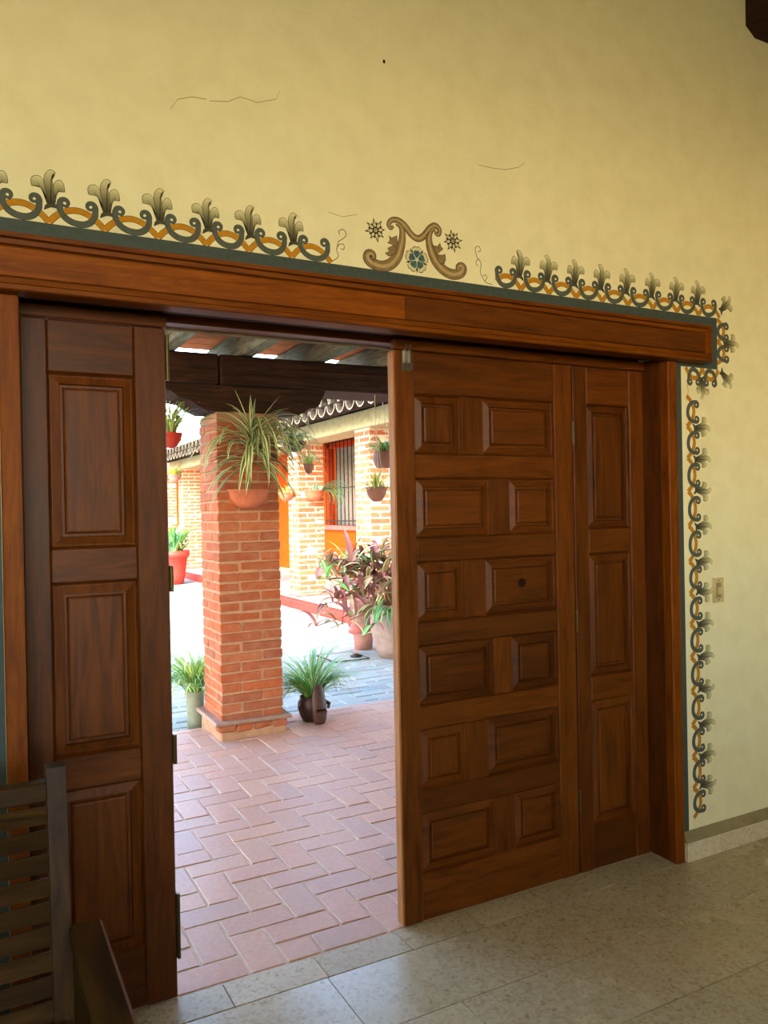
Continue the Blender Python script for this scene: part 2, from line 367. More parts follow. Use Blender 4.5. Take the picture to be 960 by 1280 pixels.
# floor: cement bed and terrazzo tiles
M['joint'] = plain('dirty_floor_joint', srgb(120, 98, 66), 0.9, 0.1)
flo = bx('floor', M['joint'], -2.0, 6.0, -3.0, 2.45, -0.1, -0.004, b=0, kind='structure')
g = 0.0018
def tile(x0, x1, y0, y1, mat='terrazzo', th=0.012):
    bx('tile', M[mat], x0+g, x1-g, y0+g, y1-g, -th, R.uniform(-0.0004, 0.0002), flo, b=0.0006)
xs = [-2.0+0.003, -0.285, 0.03, 0.368, 0.692, 1.002, 1.313, 1.605, 1.912, 2.23, 2.60]
for a, b in zip(xs[1:], xs[2:]): tile(a, b, 2.317, 2.45, 'terrazzo_sill')
tile(2.60, 2.615, 2.317, 2.329, 'terrazzo_sill')
rows = [2.315, 2.003, 1.69, 1.38, 1.06, 0.74, 0.42]
for r in range(len(rows)-1):
    off = 1.605 if r % 2 == 0 else 1.30
    x = off - 0.61*6
    while x < 6.0:
        a, b = max(x, -2.0), min(x+0.61, 6.0)
        if b-a > 0.02: tile(a, b, rows[r+1], rows[r])
        x += 0.61
st = MB(); y = 0.42
while y > -3.0:
    x = -2.0
    while x < 6.0: st.box(x+g, min(x+.61, 6)-g, max(y-.31, -3)+g, y-g, -.012, 0, .0015); x += .61
    y -= .31
st.build('tile', M['terrazzo'], flo, kind='stuff')
# skirting tiles
sk = MB().box(2.64, 6.0, WY-0.004, WY, 0, 0.112).build('baseboard_right', M['step'], kind='structure')
q = MB(); q.prism([(WY-.027, .0795), (WY-.029, .084), (WY-.004, .118), (WY-.0005, .118), (WY-.0005, .0805)], 'x', 2.619, 6.0); q.build('cement_ledge', M['ledge'], sk)
x = 2.622
for wd in (0.205, 0.33, 0.33, 0.33, 0.33, 0.33, 0.33, 0.33, 0.33, 0.33):
    q = MB(); y0 = WY-0.026
    q.prism([(y0, 0.0), (y0, 0.078), (WY-0.003, 0.080), (WY-0.003, 0.0)], 'x', x+.0012, min(x+wd, 6.0)-.0012)
    q.build('tile', M['skirt'], sk); x += wd

# ------------------------------------------------------------------ door frame and lintel
fr = thing('door_frame', 'orange-brown wooden door surround of jambs and head board set into the cream wall', 'door frame', (1.355, 2.4, 0))
def jamb(x0, x1, inner):
    bx('casing', M['lintel_z'], x0, x1, WY-0.018, WY+0.03, 0, 2.10, fr, b=0.004)
    if inner > 0: bx('jamb', M['wood_z'], x0+.004, x0+.05, WY+0.03, 2.555, 0, 2.10, fr, b=0.003)
    else: bx('jamb', M['wood_z'], x1-.05, x1-.004, WY+0.03, 2.555, 0, 2.10, fr, b=0.003)
jamb(0.086, 0.137, -1); jamb(2.566, 2.618, 1)
bx('head_board', M['wood_x'], 0.137, 2.572, 2.475, 2.555, 2.085, 2.22, fr, b=0.003)
bx('track', M['metal'], 0.137, 2.572, 2.40, 2.425, 2.108, 2.128, fr, b=0.003, label='steel sliding track')
bx('track', M['iron'], 0.137, 2.572, 2.43, 2.45, 2.105, 2.14, fr, b=0.002, label='black inner lip of the sliding track')
LX0, LX1, LZ0, LZ1, LYF = -0.08, 2.766, 2.080, 2.232, WY-0.075
li = thing('door_lintel', 'long moulded wooden lintel box spanning above the panelled doors', 'lintel', (1.35, WY-.03, 2.08))
bx('back_box', M['lintel_x'], LX0, LX1, WY-0.055, WY-0.001, LZ0, LZ1, li, b=0.003)
def mould(x0, x1, z0, z1, prof):
    """mitred picture frame moulding; prof = list of (inset, y)"""
    q = MB(); rings = []
    for ins, y in prof: rings.append([(x0+ins, y, z0+ins), (x1-ins, y, z0+ins), (x1-ins, y, z1-ins), (x0+ins, y, z1-ins)])
    vs_ = [p for r_ in rings for p in r_]
    fs = [(i*4+k, i*4+(k+1) % 4, (i+1)*4+(k+1) % 4, (i+1)*4+k) for i in range(len(prof)-1) for k in range(4)]
    q.faces(vs_, fs); return q
mould(LX0, LX1, LZ0, LZ1, [(0, WY-.05), (0, LYF+.005), (.003, LYF), (.014, LYF), (.016, LYF+.010), (.019, LYF+.006), (.031, LYF+.008), (.033, LYF+.018), (.040, LYF+.022), (.040, WY-.05)]).build('moulding', M['lintel_x'], li)
for a, b, k in ((LX0+.038, 1.30, 1), (1.302, LX1-.038, 0)):
    bx('center_board', M['lintel_x' if k else 'wood_x'], a, b, LYF+.012, WY-.05, LZ0+.038, LZ1-.038, li, b=0.002, label=None if k else 'darker spliced length of board')
bx('lit_head_lip', M['tile_lip'], 0.14, 2.57, 2.548, 2.562, 2.079, 2.086, fr, b=0)  # pale strip paints the daylit lower edge of the head board
for a, b in ((.14, .556), (1.352, 2.568)): bx('stop_strip', M['wood_x'], a, b, 2.440, 2.474, 2.0605, 2.096, fr, b=.003)
# door gap cover between lintel and head
bx('soffit', M['dark_x'], 0.10, 2.61, WY, 2.47, 2.145, 2.22, fr, b=0.0)

# ------------------------------------------------------------------ door leaves
def panel_mesh(x0, x1, z0, z1, y):
    prof = [(-0.004, y+.018), (0.0, y+.004), (0.003, y+.012), (0.007, y+.017), (0.009, y+.017), (0.031, y+.008), (0.033, y+.021), (0.041, y+.021), (0.045, y+.011), (0.050, y+.009)]
    q = MB(); vs_ = []
    for ins, yy in prof: vs_ += [(x0+ins, yy, z0+ins), (x1-ins, yy, z0+ins), (x1-ins, yy, z1-ins), (x0+ins, yy, z1-ins)]
    n = len(prof)
    fs = [(i*4+k, i*4+(k+1) % 4, (i+1)*4+(k+1) % 4, (i+1)*4+k) for i in range(n-1) for k in range(4)]
    fs.append(((n-1)*4, (n-1)*4+1, (n-1)*4+2, (n-1)*4+3))
    q.faces(vs_, fs)
    # back of the panel
    q.box(x0, x1, y+.025, y+.038, z0, z1)
    return q
YT = 0.045
def leaf(name, label, x0, x1, sl, sr, rows_, cols, y=DY, zb=0.0015, zt=2.058):
    """rows_: list of (ztop, zbot) openings; cols(r): list of (xa, xb) openings"""
    d = thing(name, label, 'door', ((x0+x1)/2, y+.02, 0)); d['kind'] = 'structure'
    e = 0.0008
    bx('stile', M['wood_z'], x0, sl-e, y, y+YT, zb, zt, d, b=0.003); bx('stile', M['wood_z'], sr+e, x1, y, y+YT, zb, zt, d, b=0.003)
    zs = [zt]+[z for r_ in rows_ for z in r_]+[zb]
    for k in range(0, len(zs), 2): bx('rail', M['wood_x'], sl, sr, y+.0005, y+YT-.001, zs[k+1]+e, zs[k]-e, d, b=0.004)
    for r_, (a, b) in enumerate(rows_):
        cs = cols(r_); edges = [sl]+[v for c_ in cs for v in c_]+[sr]
        for k in range(2, len(edges)-2, 2):
            bx('mullion', M['wood_z'], edges[k], edges[k+1], y+.001, y+YT-.001, b, a, d, b=0.003)
        for (xa, xb) in cs: panel_mesh(xa, xb, b, a, y).build('panel', M['wood_x' if (xb-xa) > (a-b) else 'wood_z'], d)
    return d
R6 = [(1.905-0.3035*i, 1.905-0.3035*i-0.216) for i in range(6)]
d1 = leaf('door_1', 'wide panelled leaf of twelve raised panels beside the open gap', 1.358, 2.170, 1.436, 2.078, R6,
          lambda r_: [(1.436, 1.640), (1.735, 2.078)] if r_ % 2 == 0 else [(1.436, 1.765), (1.852, 2.078)])
R3 = [(1.905, 1.395), (1.293, 0.79), (0.69, 0.185)]
d2 = leaf('door_2', 'narrow leaf with three tall panels hinged between the wide leaf and the jamb', 2.176, 2.564, 2.250, 2.484, R3, lambda r_: [(2.250, 2.484)])
d3 = leaf('door_3', 'narrow leaf with three tall panels standing across the gap behind the slatted bench', 0.145, 0.552, 0.216, 0.458, R3, lambda r_: [(0.216, 0.458)])
for z in (0.12, 0.30):
    pass
q = MB(); q.lathe([(0.0, 0), (.011, 0), (.016, .002), (.018, .006)], seg=14); 
kh = MB(); kh.tube([(1.906, DY+.002, 1.196), (1.906, DY+.0085, 1.196)], [.017, .013], 14); kh.build('lock_hole', M['hole'], d1, label='round lock hole made as a dark disc')  # dark disc stands in for the open lock hole
# steel guide bracket at top of the wide leaf
q = MB(); q.box(1.384, 1.424, DY-.006, DY, 1.985, 2.056, .001); q.box(1.392, 1.397, DY-.016, DY-.006, 1.995, 2.078); q.box(1.410, 1.415, DY-.016, DY-.006, 1.995, 2.078); q.box(1.386, 1.421, DY-.016, DY-.012, 1.99, 2.012)
q.build('guide_bracket', M['metal'], d1, label='steel guide bracket at the top corner')
M['lit_edge_wood'] = wood('pale_lit_edge_wood', 'z', srgb(140, 88, 44), srgb(176, 118, 64), srgb(196, 138, 80), 0.5, 0.3)  # lighter wood tone paints the daylight caught on the leaf edge
bx('lit_edge_strip', M['lit_edge_wood'], 1.350, 1.3578, DY+.004, DY+YT-.004, .006, 2.056, d1, b=.001)
for z0_, z1_ in ((1.90, 2.04), (1.25, 1.33), (0.72, 0.81), (0.12, 0.32)):
    q = MB(); q.box(.552, .5565, DY+.003, DY+.026, z0_, z1_, .001); q.tube([(.5585, DY-.001, z0_), (.5585, DY-.001, z1_)], .0055, 8); q.build('hinge', M['brass'], d3)
for z0_ in (0.25, 0.98, 1.74):
    q = MB(); q.tube([(2.173, DY-.004, z0_), (2.173, DY-.004, z0_+.09)], .004, 8); q.build('hinge', M['brass'], d2)

# ------------------------------------------------------------------ light switch
sw = thing('light_switch', 'small ivory wall switch plate set in the cream wall beside the painted border', 'light switch', (2.862, WY, 1.115))
bx('face_plate', M['plate'], 2.828, 2.896, WY-.006, WY-.0002, 1.062, 1.168, sw, b=.003)
bx('recess', M['plate_dark'], 2.846, 2.878, WY-.0075, WY-.005, 1.082, 1.148, sw, b=.001)
bx('toggle', M['plate'], 2.852, 2.872, WY-.014, WY-.007, 1.098, 1.130, sw, b=.002)
for z in (1.074, 1.157): MB().tube([(2.862, WY-.006, z), (2.862, WY-.0075, z)], .003, 8).build('screw', M['iron'], sw)

# ------------------------------------------------------------------ painted frieze (flat paint on the wall)
def frame(o, t, n, mir=False):
    """maps (s along, h outward) to (x, z) on the wall"""
    t = Vector(t); n = Vector(n); o = Vector(o)
    return lambda s, h: o + t*s + n*h
def cr(pts, k=6):
    """catmull-rom"""
    P = [Vector(p) for p in pts]; P = [P[0]*2-P[1]]+P+[P[-1]*2-P[-2]]; out = []
    for i in range(1, len(P)-2):
        for j in range(k):
            t = j/k; a, b, c, d = P[i-1], P[i], P[i+1], P[i+2]
            out.append(0.5*((2*b)+(c-a)*t+(2*a-5*b+4*c-d)*t*t+(3*b-a-3*c+d)*t**3))
    return out+[P[-2]]
def ribbon(q, pts, ws, y, mi=0, fr_=None):
    n = len(pts); L = []; Rr = []
    for i, p in enumerate(pts):
        d = (pts[min(i+1, n-1)]-pts[max(i-1, 0)]).normalized(); nn = Vector((-d.y, d.x)); w_ = ws(i/(n-1)) if callable(ws) else ws
        L.append(p+nn*w_/2); Rr.append(p-nn*w_/2)
    m_ = fr_ or (lambda s, h: Vector((s, h)))
    for i in range(n-1):
        c4 = [m_(*L[i]), m_(*L[i+1]), m_(*Rr[i+1]), m_(*Rr[i])]
        q.poly([(c.x, WY-y, c.y) for c in c4], mi)
def blob(q, pts, y, mi=0, fr_=None, uvs=None):
    m_ = fr_ or (lambda s, h: Vector((s, h)))
    c = sum((Vector(p) for p in pts), Vector((0, 0)))/len(pts)
    n = len(pts)
    for i in range(n):
        tri = [c, Vector(pts[i]), Vector(pts[(i+1) % n])]; w3 = [m_(*t) for t in tri]
        q.poly([(t.x, WY-y, t.y) for t in w3], mi, [(0, uvs(t)) for t in tri] if uvs else None)
def volute(c, r0, r1, a0, turns, k=16):
    return [Vector((c[0]+(r0+(r1-r0)*i/k)*math.cos(a0+turns*2*PI*i/k), c[1]+(r0+(r1-r0)*i/k)*math.sin(a0+turns*2*PI*i/k))) for i in range(k+1)]
frz = thing('painted_border', 'painted border of ochre and green scrolls with grey palmettes running around the door surround', 'mural', (1.4, WY-.002, 2.3))
def cv(x, y): return Vector(((x-565)*.00047, (378+.135*(x-565)-y)*.00054))
PALM = {
 'left': [cv(*p) for p in [(556, 285), (548, 240), (530, 205), (505, 190), (480, 192), (472, 165), (482, 146), (510, 141), (532, 156), (548, 190), (560, 225), (566, 260)]],
 'right': [cv(*p) for p in [(584, 275), (584, 235), (592, 190), (606, 168), (628, 163), (646, 182), (650, 222), (632, 216), (614, 224), (604, 250), (600, 285)]],
 'mid': [cv(*p) for p in [(560, 285), (556, 235), (546, 190), (542, 150), (556, 122), (580, 111), (604, 127), (588, 132), (582, 150), (588, 180), (592, 220), (592, 280)]]}
def palmette(fr_, sgn=1, sc_=1.0):
    q = MB(); m_ = lambda s, h: fr_(s*sgn*sc_, h*sc_)
    for key, y in (('left', .0012), ('right', .0012), ('mid', .0018)):
        P = cr(PALM[key]+[PALM[key][0]], 3)[:-1]
        c = sum(P, Vector((0, 0)))/len(P); big = [c+(p-c)*(1+.0016/max((p-c).length, .01)) for p in P]
        hi = max(p.y for p in P); lo = min(p.y for p in P)
        blob(q, big, y, 0, m_); blob(q, P, y+.0003, 1, m_, lambda t, lo=lo, hi=hi: (t.y-lo)/(hi-lo))
        # brush strokes
        base = Vector((cv(575, 282)[0], cv(575, 282)[1])); tip = P[len(P)//2]
        for f_ in (.35, .6):
            e_ = base.lerp(c, 1.15)+(tip-c)*f_*.5; ribbon(q, [base, base.lerp(e_, .5), e_], lambda t: .0022*(1-t)+.0004, y+.0005, 0, m_)
    blob(q, [cv(*p) for p in [(543, 290), (556, 280), (596, 280), (610, 290), (616, 308), (576, 300), (536, 314)]], .0022, 2, m_)
    q.build('palmette', [M['p_line'], M['p_petal'], M['p_collar']], frz)
def green_u(fr_, p):
    """U scroll between two palmettes, s from 0..p, with a volute curling inward at each end"""
    k = p/.1457
    L = volute((.0405*k, .060), .0065, .0125, rad(-151), .92, 14)
    mid = [Vector(v) for v in [(.0275*k, .050), (.031*k, .034), (.045*k, .018), (.066*k, .009), (.092*k, .009), (.110*k, .020), (.1190*k, .036), (.1205*k, .050)]]
    Rv = volute((.1085*k, .060), .0125, .0065, rad(0), .92, 14)
    pts = cr(L[::2]+mid+Rv[::2], 4)
    wf = lambda t: .0052+.0118*math.sin(PI*t)**1.5
    q = MB(); ribbon(q, pts, lambda t: wf(t)+.0018, .0006, 1, fr_); ribbon(q, pts, wf, .0014, 0, fr_)
    q.build('green_scroll', [M['p_green'], M['p_line']], frz)
GA = [0]
def gold_arch(fr_, p, f0=0.0, f1=1.0):
    pts = cr([(0.0, .002), (.018/.1457*p, .022), (.045/.1457*p, .039), (.073/.1457*p, .0445), (.100/.1457*p, .038), (.126/.1457*p, .021), (p, .001)], 5)
    a, b = int(f0*(len(pts)-1)), int(f1*(len(pts)-1)); pts = pts[a:b+1]
    GA[0] ^= 1; e = GA[0]*.0002
    q = MB(); ribbon(q, pts, .0180, .0008, 1, fr_); ribbon(q, pts, .0155, .0010+e, 0, fr_)
    q.build('ochre_scroll', [M['p_gold'], M['p_line']], frz)
def vline(pts, w_, name='tendril', mat='p_line'):
    q = MB(); ribbon(q, cr(pts, 6), w_, .001); q.build(name, M[mat], frz)
# run along the top, before the crest
BZ = 2.292
sx_ = [-0.068, 0.076, 0.218, 0.364, 0.512, 0.654, 0.786, 0.927]
for i, x in enumerate(sx_):
    nx = sx_[i+1] if i+1 < len(sx_) else 1.062
    f_ = frame((x, BZ), (1, 0), (0, 1))
    palmette(f_, 1, 1.0 if i < 5 else .97); gold_arch(f_, nx-x)
    if i+1 < len(sx_): green_u(f_, nx-x)
# half scroll at the end of that run
f_ = frame((.927, BZ), (1, 0), (0, 1)); green_u(f_, .150)
vline([(1.060, BZ+.003), (1.075, BZ+.012), (1.088, BZ+.026), (1.082, BZ+.046), (1.092, BZ+.064), (1.108, BZ+.066), (1.108, BZ+.05), (1.097, BZ+.052)], .0022)
vline([(1.084, BZ+.05), (1.089, BZ+.072), (1.106, BZ+.085), (1.118, BZ+.1), (1.108, BZ+.115), (1.092, BZ+.108), (1.094, BZ+.096)], .0022)
vline([(1.700, BZ+.005), (1.675, BZ+.008), (1.660, BZ+.022), (1.648, BZ+.045), (1.652, BZ+.075), (1.634, BZ+.098), (1.628, BZ+.125), (1.642, BZ+.135), (1.652, BZ+.122), (1.640, BZ+.115)], .0022)
vline([(1.650, BZ+.082), (1.638, BZ+.088), (1.630, BZ+.074), (1.638, BZ+.062)], .0022)
vline([(1.668, BZ+.012), (1.676, BZ+.028), (1.668, BZ+.036), (1.660, BZ+.030)], .0022)
# run after the crest (mirrored)
sx2 = [1.700, 1.829, 1.961, 2.094, 2.228, 2.364, 2.504, 2.643, 2.772]
for i, x in enumerate(sx2):
    nx = sx2[i+1] if i+1 < len(sx2) else 2.905
    f_ = frame((nx, BZ), (-1, 0), (0, 1)); p_ = nx-x
    gold_arch(f_, p_, 0.0, 1.0 if i else 0.86); green_u(f_, p_)
    if i: palmette(frame((x, BZ), (1, 0), (0, 1)), -1, 1.0)
S2 = math.sqrt(.5)
palmette(frame((2.884, 2.290), (S2, -S2), (S2, S2)), -1, .93)
# outer edge, pointing away from the door
EX = 2.885
for z0_, z1_ in ((2.285, 2.188), (2.188, 2.095)):
    f_ = frame((EX, z0_), (0, -1), (1, 0)); gold_arch(f_, z0_-z1_); green_u(f_, z0_-z1_)
palmette(frame((EX, 2.188), (0, -1), (1, 0)), 1, .95)
palmette(frame((2.881, 2.094), (-S2, -S2), (S2, -S2)), 1, .93)
UZ = 2.067
for x0_, x1_ in ((2.89, 2.79), (2.79, 2.69)):
    f_ = frame((x0_, UZ), (-1, 0), (0, -1)); gold_arch(f_, .10); green_u(f_, .10)
palmette(frame((2.79, UZ), (-1, 0), (0, -1)), 1, .9)
# run down the jamb
zs = [1.945, 1.816, 1.683, 1.542, 1.397, 1.246, 1.112, .982, .842, .698, .556, .421, .289, .165]
JX = 2.690
for i in range(len(zs)-1):
    f_ = frame((JX, zs[i]), (0, -1), (1, 0)); gold_arch(f_, zs[i]-zs[i+1]); green_u(f_, zs[i]-zs[i+1])
    if i: palmette(f_, 1 if i % 3 else -1, .97)
vline([(JX+.003, 1.925), (JX+.012, 1.965), (JX+.006, 1.99), (JX+.016, 2.004), (JX+.026, 1.995), (JX+.018, 1.986)], .003, 'tendril', 'p_gold')
# green band
def band(x0, x1, z0, z1):
    q = MB(); q.box(x0, x1, WY-.0016, WY-.0002, z0, z1); q.build('green_band', M['p_band'], frz)
band(-.12, 2.885, 2.222, BZ-.002); band(2.757, 2.885, 2.068, 2.2215); band(2.619, 2.7565, 2.068, 2.2215); band(2.619, 2.660, .118, 2.0675); band(.045, .085, .0, 2.2215)

# crest
crs = thing('painted_crest', 'painted crest of taupe scrolls, starry flowers and a blue bloom above the lintel', 'mural', (1.36, WY-.002, 2.3))
def wp(zx, zy): p = px_on_wall(400+zx/3.692, 255+zy/3.692); return Vector((p.x, p.z))
def scroll(pts, wmax, taper=(0.3, 0.3)):
    P = cr([wp(*p) for p in pts], 6)
    wf = lambda t: wmax*(taper[0]+(1-taper[0])*min(1, t/.35))*(taper[1]+(1-taper[1])*min(1, (1-t)/.35))
    q = MB(); ribbon(q, P, lambda t: wf(t)+.004, .0008, 1); ribbon(q, P, wf, .0012, 0); ribbon(q, P, lambda t: wf(t)*.35, .0016, 2)
    q.build('scroll', [M['p_scroll'], M['p_line'], M['p_scroll_l']], crs)
scroll([(338, 103), (325, 112), (316, 95), (330, 75), (360, 76), (390, 100), (420, 140), (450, 160), (478, 148), (505, 115), (530, 100), (550, 118), (548, 140), (535, 138), (536, 126)], .020)
scroll([(352, 88), (375, 110), (380, 150), (372, 200), (355, 245), (325, 278), (285, 288), (245, 275), (220, 250), (225, 230), (242, 232), (246, 248), (236, 252)], .034)
scroll([(528, 112), (508, 130), (502, 165), (512, 215), (535, 265), (570, 305), (610, 325), (645, 320), (660, 298), (650, 285), (636, 292), (640, 306)], .034)
def star(cx_, cy_):
    c = wp(cx_, cy_); q = MB()
    for k in range(16):
        a = 2*PI*k/16+.2; L = (.041 if k % 2 == 0 else .030)*R.uniform(.9, 1.1); d = Vector((math.cos(a), math.sin(a))); n_ = Vector((-d.y, d.x))
        if k % 2 == 0:
            o_ = [c+d*.006, c+d*.016+n_*.0085, c+d*L, c+d*.016-n_*.0085]; blob(q, o_, .0010, 0)
            o_ = [c+d*.010, c+d*.017+n_*.0055, c+d*L*.78, c+d*.017-n_*.0055]; blob(q, o_, .0014, 1)
        else: blob(q, [c+d*.008-n_*.003, c+d*.020-n_*.005, c+d*L, c+d*.020+n_*.005, c+d*.008+n_*.003], .0008, 0)
    for r_, mi, y in ((.0095, 0, .0016), (.006, 1, .0019), (.003, 0, .0022)):
        blob(q, [c+Vector((r_*math.cos(a), r_*math.sin(a))) for a in [k*PI/6 for k in range(12)]], y, mi)
    q.build('star_flower', [M['p_line'], M['p_white']], crs)
star(256, 122); star(612, 172)
c = wp(446, 258); q = MB()
for k in range(5):
    a = 2*PI*k/5+PI/2; d = Vector((math.cos(a), math.sin(a))); n_ = Vector((-d.y, d.x))
    o_ = cr([c+d*.004, c+d*.02+n_*.013, c+d*.036+n_*.017, c+d*.043+n_*.006, c+d*.041, c+d*.044-n_*.006, c+d*.036-n_*.017, c+d*.02-n_*.013, c+d*.004], 3)
    blob(q, [c+(p_-c)*1.06 for p_ in o_], .0010, 0); blob(q, o_, .0013, 1); blob(q, [c+(p_-c)*.74 for p_ in o_], .0016, 2)
    ribbon(q, [c+d*.008, c+d*.03], lambda t: .0016, .0019, 0)
for k in range(5):
    a = 2*PI*k/5+PI/2+PI/5; d = Vector((math.cos(a), math.sin(a))); n_ = Vector((-d.y, d.x)); blob(q, [c+d*.02+n_*.008, c+d*.047, c+d*.02-n_*.008], .0008, 3)
blob(q, [c+Vector((.0065*math.cos(a), .0065*math.sin(a))) for a in [k*PI/5 for k in range(10)]], .0021, 1)
q.build('blue_flower', [M['p_line'], M['p_white'], M['p_teal'], M['p_collar']], crs, label='blue five-petalled flower')
for pts in ([(352, 148), (330, 158), (318, 148), (322, 168), (312, 180), (330, 186), (340, 198), (356, 186)], [(352, 198), (330, 196), (312, 205), (318, 218), (302, 226), (318, 240), (346, 228)],
            [(518, 190), (540, 196), (552, 182), (558, 200), (566, 208), (552, 220), (538, 232)], [(536, 232), (560, 238), (575, 234), (578, 256), (572, 274), (556, 276), (545, 262)]):
    q = MB(); P = [wp(*p_) for p_ in pts]; cc = sum(P, Vector((0, 0)))/len(P)
    blob(q, [cc+(p_-cc)*1.12 for p_ in P], .0016, 1); blob(q, P, .0019, 0); q.build('acanthus_leaf', [M['p_scroll'], M['p_line']], crs)

# ------------------------------------------------------------------ slatted bench
be = thing('slatted_bench', 'dark varnished wooden bench with a louvred slat back standing against the narrow door leaf', 'bench', (-.5, 1.6, 0))
def lean(z): return 1.93-(0.92-z)*0.16      # back plane y at height z
BX1 = 0.190; BX0 = -1.25
for xa, xb in ((.150, BX1), (BX0, BX0+.04)):
    q = MB(); p = [(lean(z)+dy, z) for z, dy in ((0.0, -.02), (.42, -.02), (.925, -.02), (.925, .025), (.42, .025), (0, .05))]
    q.prism(p, 'x', xa, xb); q.build('back_post', M['bench_z'], be)
def slat(z, h=.028, name='slat', th=.010, tilt=.026):
    y = lean(z); q = MB(); p = [(y-.012-th/2, z-h/2), (y-.012+th/2-.001, z-h/2-.003), (y-.012+tilt+th/2, z+h/2), (y-.012+tilt-th/2, z+h/2+.002)]
    q.prism(p, 'x', BX0+.038, .152); q.build(name, M['bench_x'], be)
bx('top_rail', M['bench_x'], BX0+.03, .152, lean(.88)-.018, lean(.88)+.016, .853, .897, be, b=.004)
z = .822
while z > .36: slat(z); z -= .0505
bx('bottom_rail', M['bench_x'], BX0+.03, .152, lean(.33)-.018, lean(.33)+.016, .30, .35, be, b=.004)
# arms and seat
for xa, xb in ((.178, .246), (BX0-.03, BX0+.04)):
    q = MB(); q.box(xa, xb, 1.16, 1.80, .585, .62, .007); q.build('armrest', M['bench_y'], be)
    q = MB(); q.box(xa+.008, xb-.004, 1.22, 1.79, .40, .585, .002); q.build('arm_panel', M['bench_y'], be)
    bx('leg', M['bench_z'], xa+.005, xb-.01, 1.20, 1.25, 0, .585, be, b=.003)
for k in range(7): bx('seat_slat', M['bench_x'], BX0, .178, 1.22+k*.08, 1.285+k*.08, .40, .42, be, b=.004)
bx('seat_rail', M['bench_x'], BX0, .178, 1.21, 1.24, .33, .398, be, b=.003)

# ------------------------------------------------------------------ porch outside
pf = bx('floor', M['grout'], -3.0, 6.0, 2.452, 5.45, -0.16, -0.0045, b=0, kind='structure')
U = .1265; cells = []
for i in range(-28, 30):
    for j in range(0, 25):
        s_ = (i+j) % 4; x0 = .03+i*U; y0 = 2.458+j*U
        if s_ == 0: cells.append((x0, x0+2*U, y0, y0+U))
        elif s_ == 3 or (s_ == 2 and j == 0):
            pass
        if s_ == 2 : cells.append((x0, x0+U, y0, y0+2*U))
        elif s_ == 3 and j == 0: cells.append((x0, x0+U, y0, y0+U))
cells = [(a, min(b, 6.0), c_, min(d_, 5.445)) for a, b, c_, d_ in cells if c_ < 5.40 and a < 5.9]
def vis(cell):
    x_, y_ = (cell[0]+cell[1])/2, (cell[2]+cell[3])/2
    t = x_/y_; dx = max(0, .20-t, t-.585)
    return dx*3+y_*.0
cells.sort(key=vis)
st = MB()
for k, (a, b, c_, d_) in enumerate(cells):
    gg = .0052; zt = R.uniform(-.0022, .0008)
    if k < 296:
        q = MB(); q.box(a+gg, b-gg, c_+gg, d_-gg, -.03, zt, .0018, .0012); q.build('tile', M['terracotta'], pf)
    else: st.box(a+gg, b-gg, c_+gg, d_-gg, -.03, zt)
st.build('tile', M['terracotta'], pf, kind='stuff')
# courtyard
GZ = -0.07
cy_ = bx('ground', M['paver_grout'], -14, 12, 5.45, 34, GZ-.2, GZ-.008, b=0, kind='structure')
pv = []; ph, pw = .155, .30
j = 0; y = 5.46
while y < 26:
    x = -6+(pw/2 if j % 2 else 0)
    while x < 4.62:
        pv.append((x, min(x+pw, 4.64), y, y+ph)); x += pw
    y += ph; j += 1
def vis2(c_):
    x_, y_ = (c_[0]+c_[1])/2, (c_[2]+c_[3])/2; t = x_/y_
    inside = (.355 < t < .58) or (.20 < t < .29)
    return (0 if inside else 10)+y_
pv.sort(key=vis2); st = MB()
for k, (a, b, c_, d_) in enumerate(pv):
    gg = .007; zt = GZ+R.uniform(-.003, .003)
    if k < 298: q = MB(); q.box(a+gg, b-gg, c_+gg, d_-gg, GZ-.04, zt, .005, .004); q.build('paver', M['paver'], cy_)
    elif d_ < 20: st.box(a+gg, b-gg, c_+gg, d_-gg, GZ-.04, zt)
st.build('paver', M['paver'], cy_, kind='stuff')

def brick_pillar(name, label, x0, y0, S, z0, z1, course, mat, mort, gap=.011, group=None, jit=.003):
    t = thing(name, label, 'pillar', (x0+S/2, y0+S/2, z0), group)
    bx('mortar_core', M[mort], x0+.011, x0+S-.011, y0+.011, y0+S-.011, z0, z1, t, b=0)
    n = int((z1-z0)/course); Ls = S*.66; Sh = S-Ls
    var = []
    for k in range(5):
        q = MB(); h = (course-gap)/2; q.box(-Ls/2+gap/2, Ls/2-gap/2, -Sh/2+gap/2, Sh/2-gap/2, -h, h, .006, jit); var.append(q.mesh('brick', M[mat]))
    for i in range(n):
        z = z0+(i+.5)*course
        if i % 2 == 0: L = [(x0+Ls/2, y0+Sh/2, 0), (x0+S-Sh/2, y0+Ls/2, 1), (x0+S-Ls/2, y0+S-Sh/2, 0), (x0+Sh/2, y0+S-Ls/2, 1)]
        else: L = [(x0+S-Ls/2, y0+Sh/2, 0), (x0+S-Sh/2, y0+S-Ls/2, 1), (x0+Ls/2, y0+S-Sh/2, 0), (x0+Sh/2, y0+Ls/2, 1)]
        for (x, y, r_) in L:
            o = put(R.choice(var), 'brick', (x-(x0+S/2)+R.uniform(-.003, .003), y-(y0+S/2)+R.uniform(-.003, .003), z-z0), t, (R.uniform(-.006, .006), R.uniform(-.006, .006), (PI/2 if r_ else 0)+R.uniform(-.01, .01)+R.choice((0, PI))))
    return t
CX, CY, CS = 1.452, 5.045, .436
col1 = brick_pillar('brick_column', 'thick red-brown brick column standing at the edge of the herringbone porch', CX, CY, CS, .10, 2.15, .0664, 'brick', 'mortar')
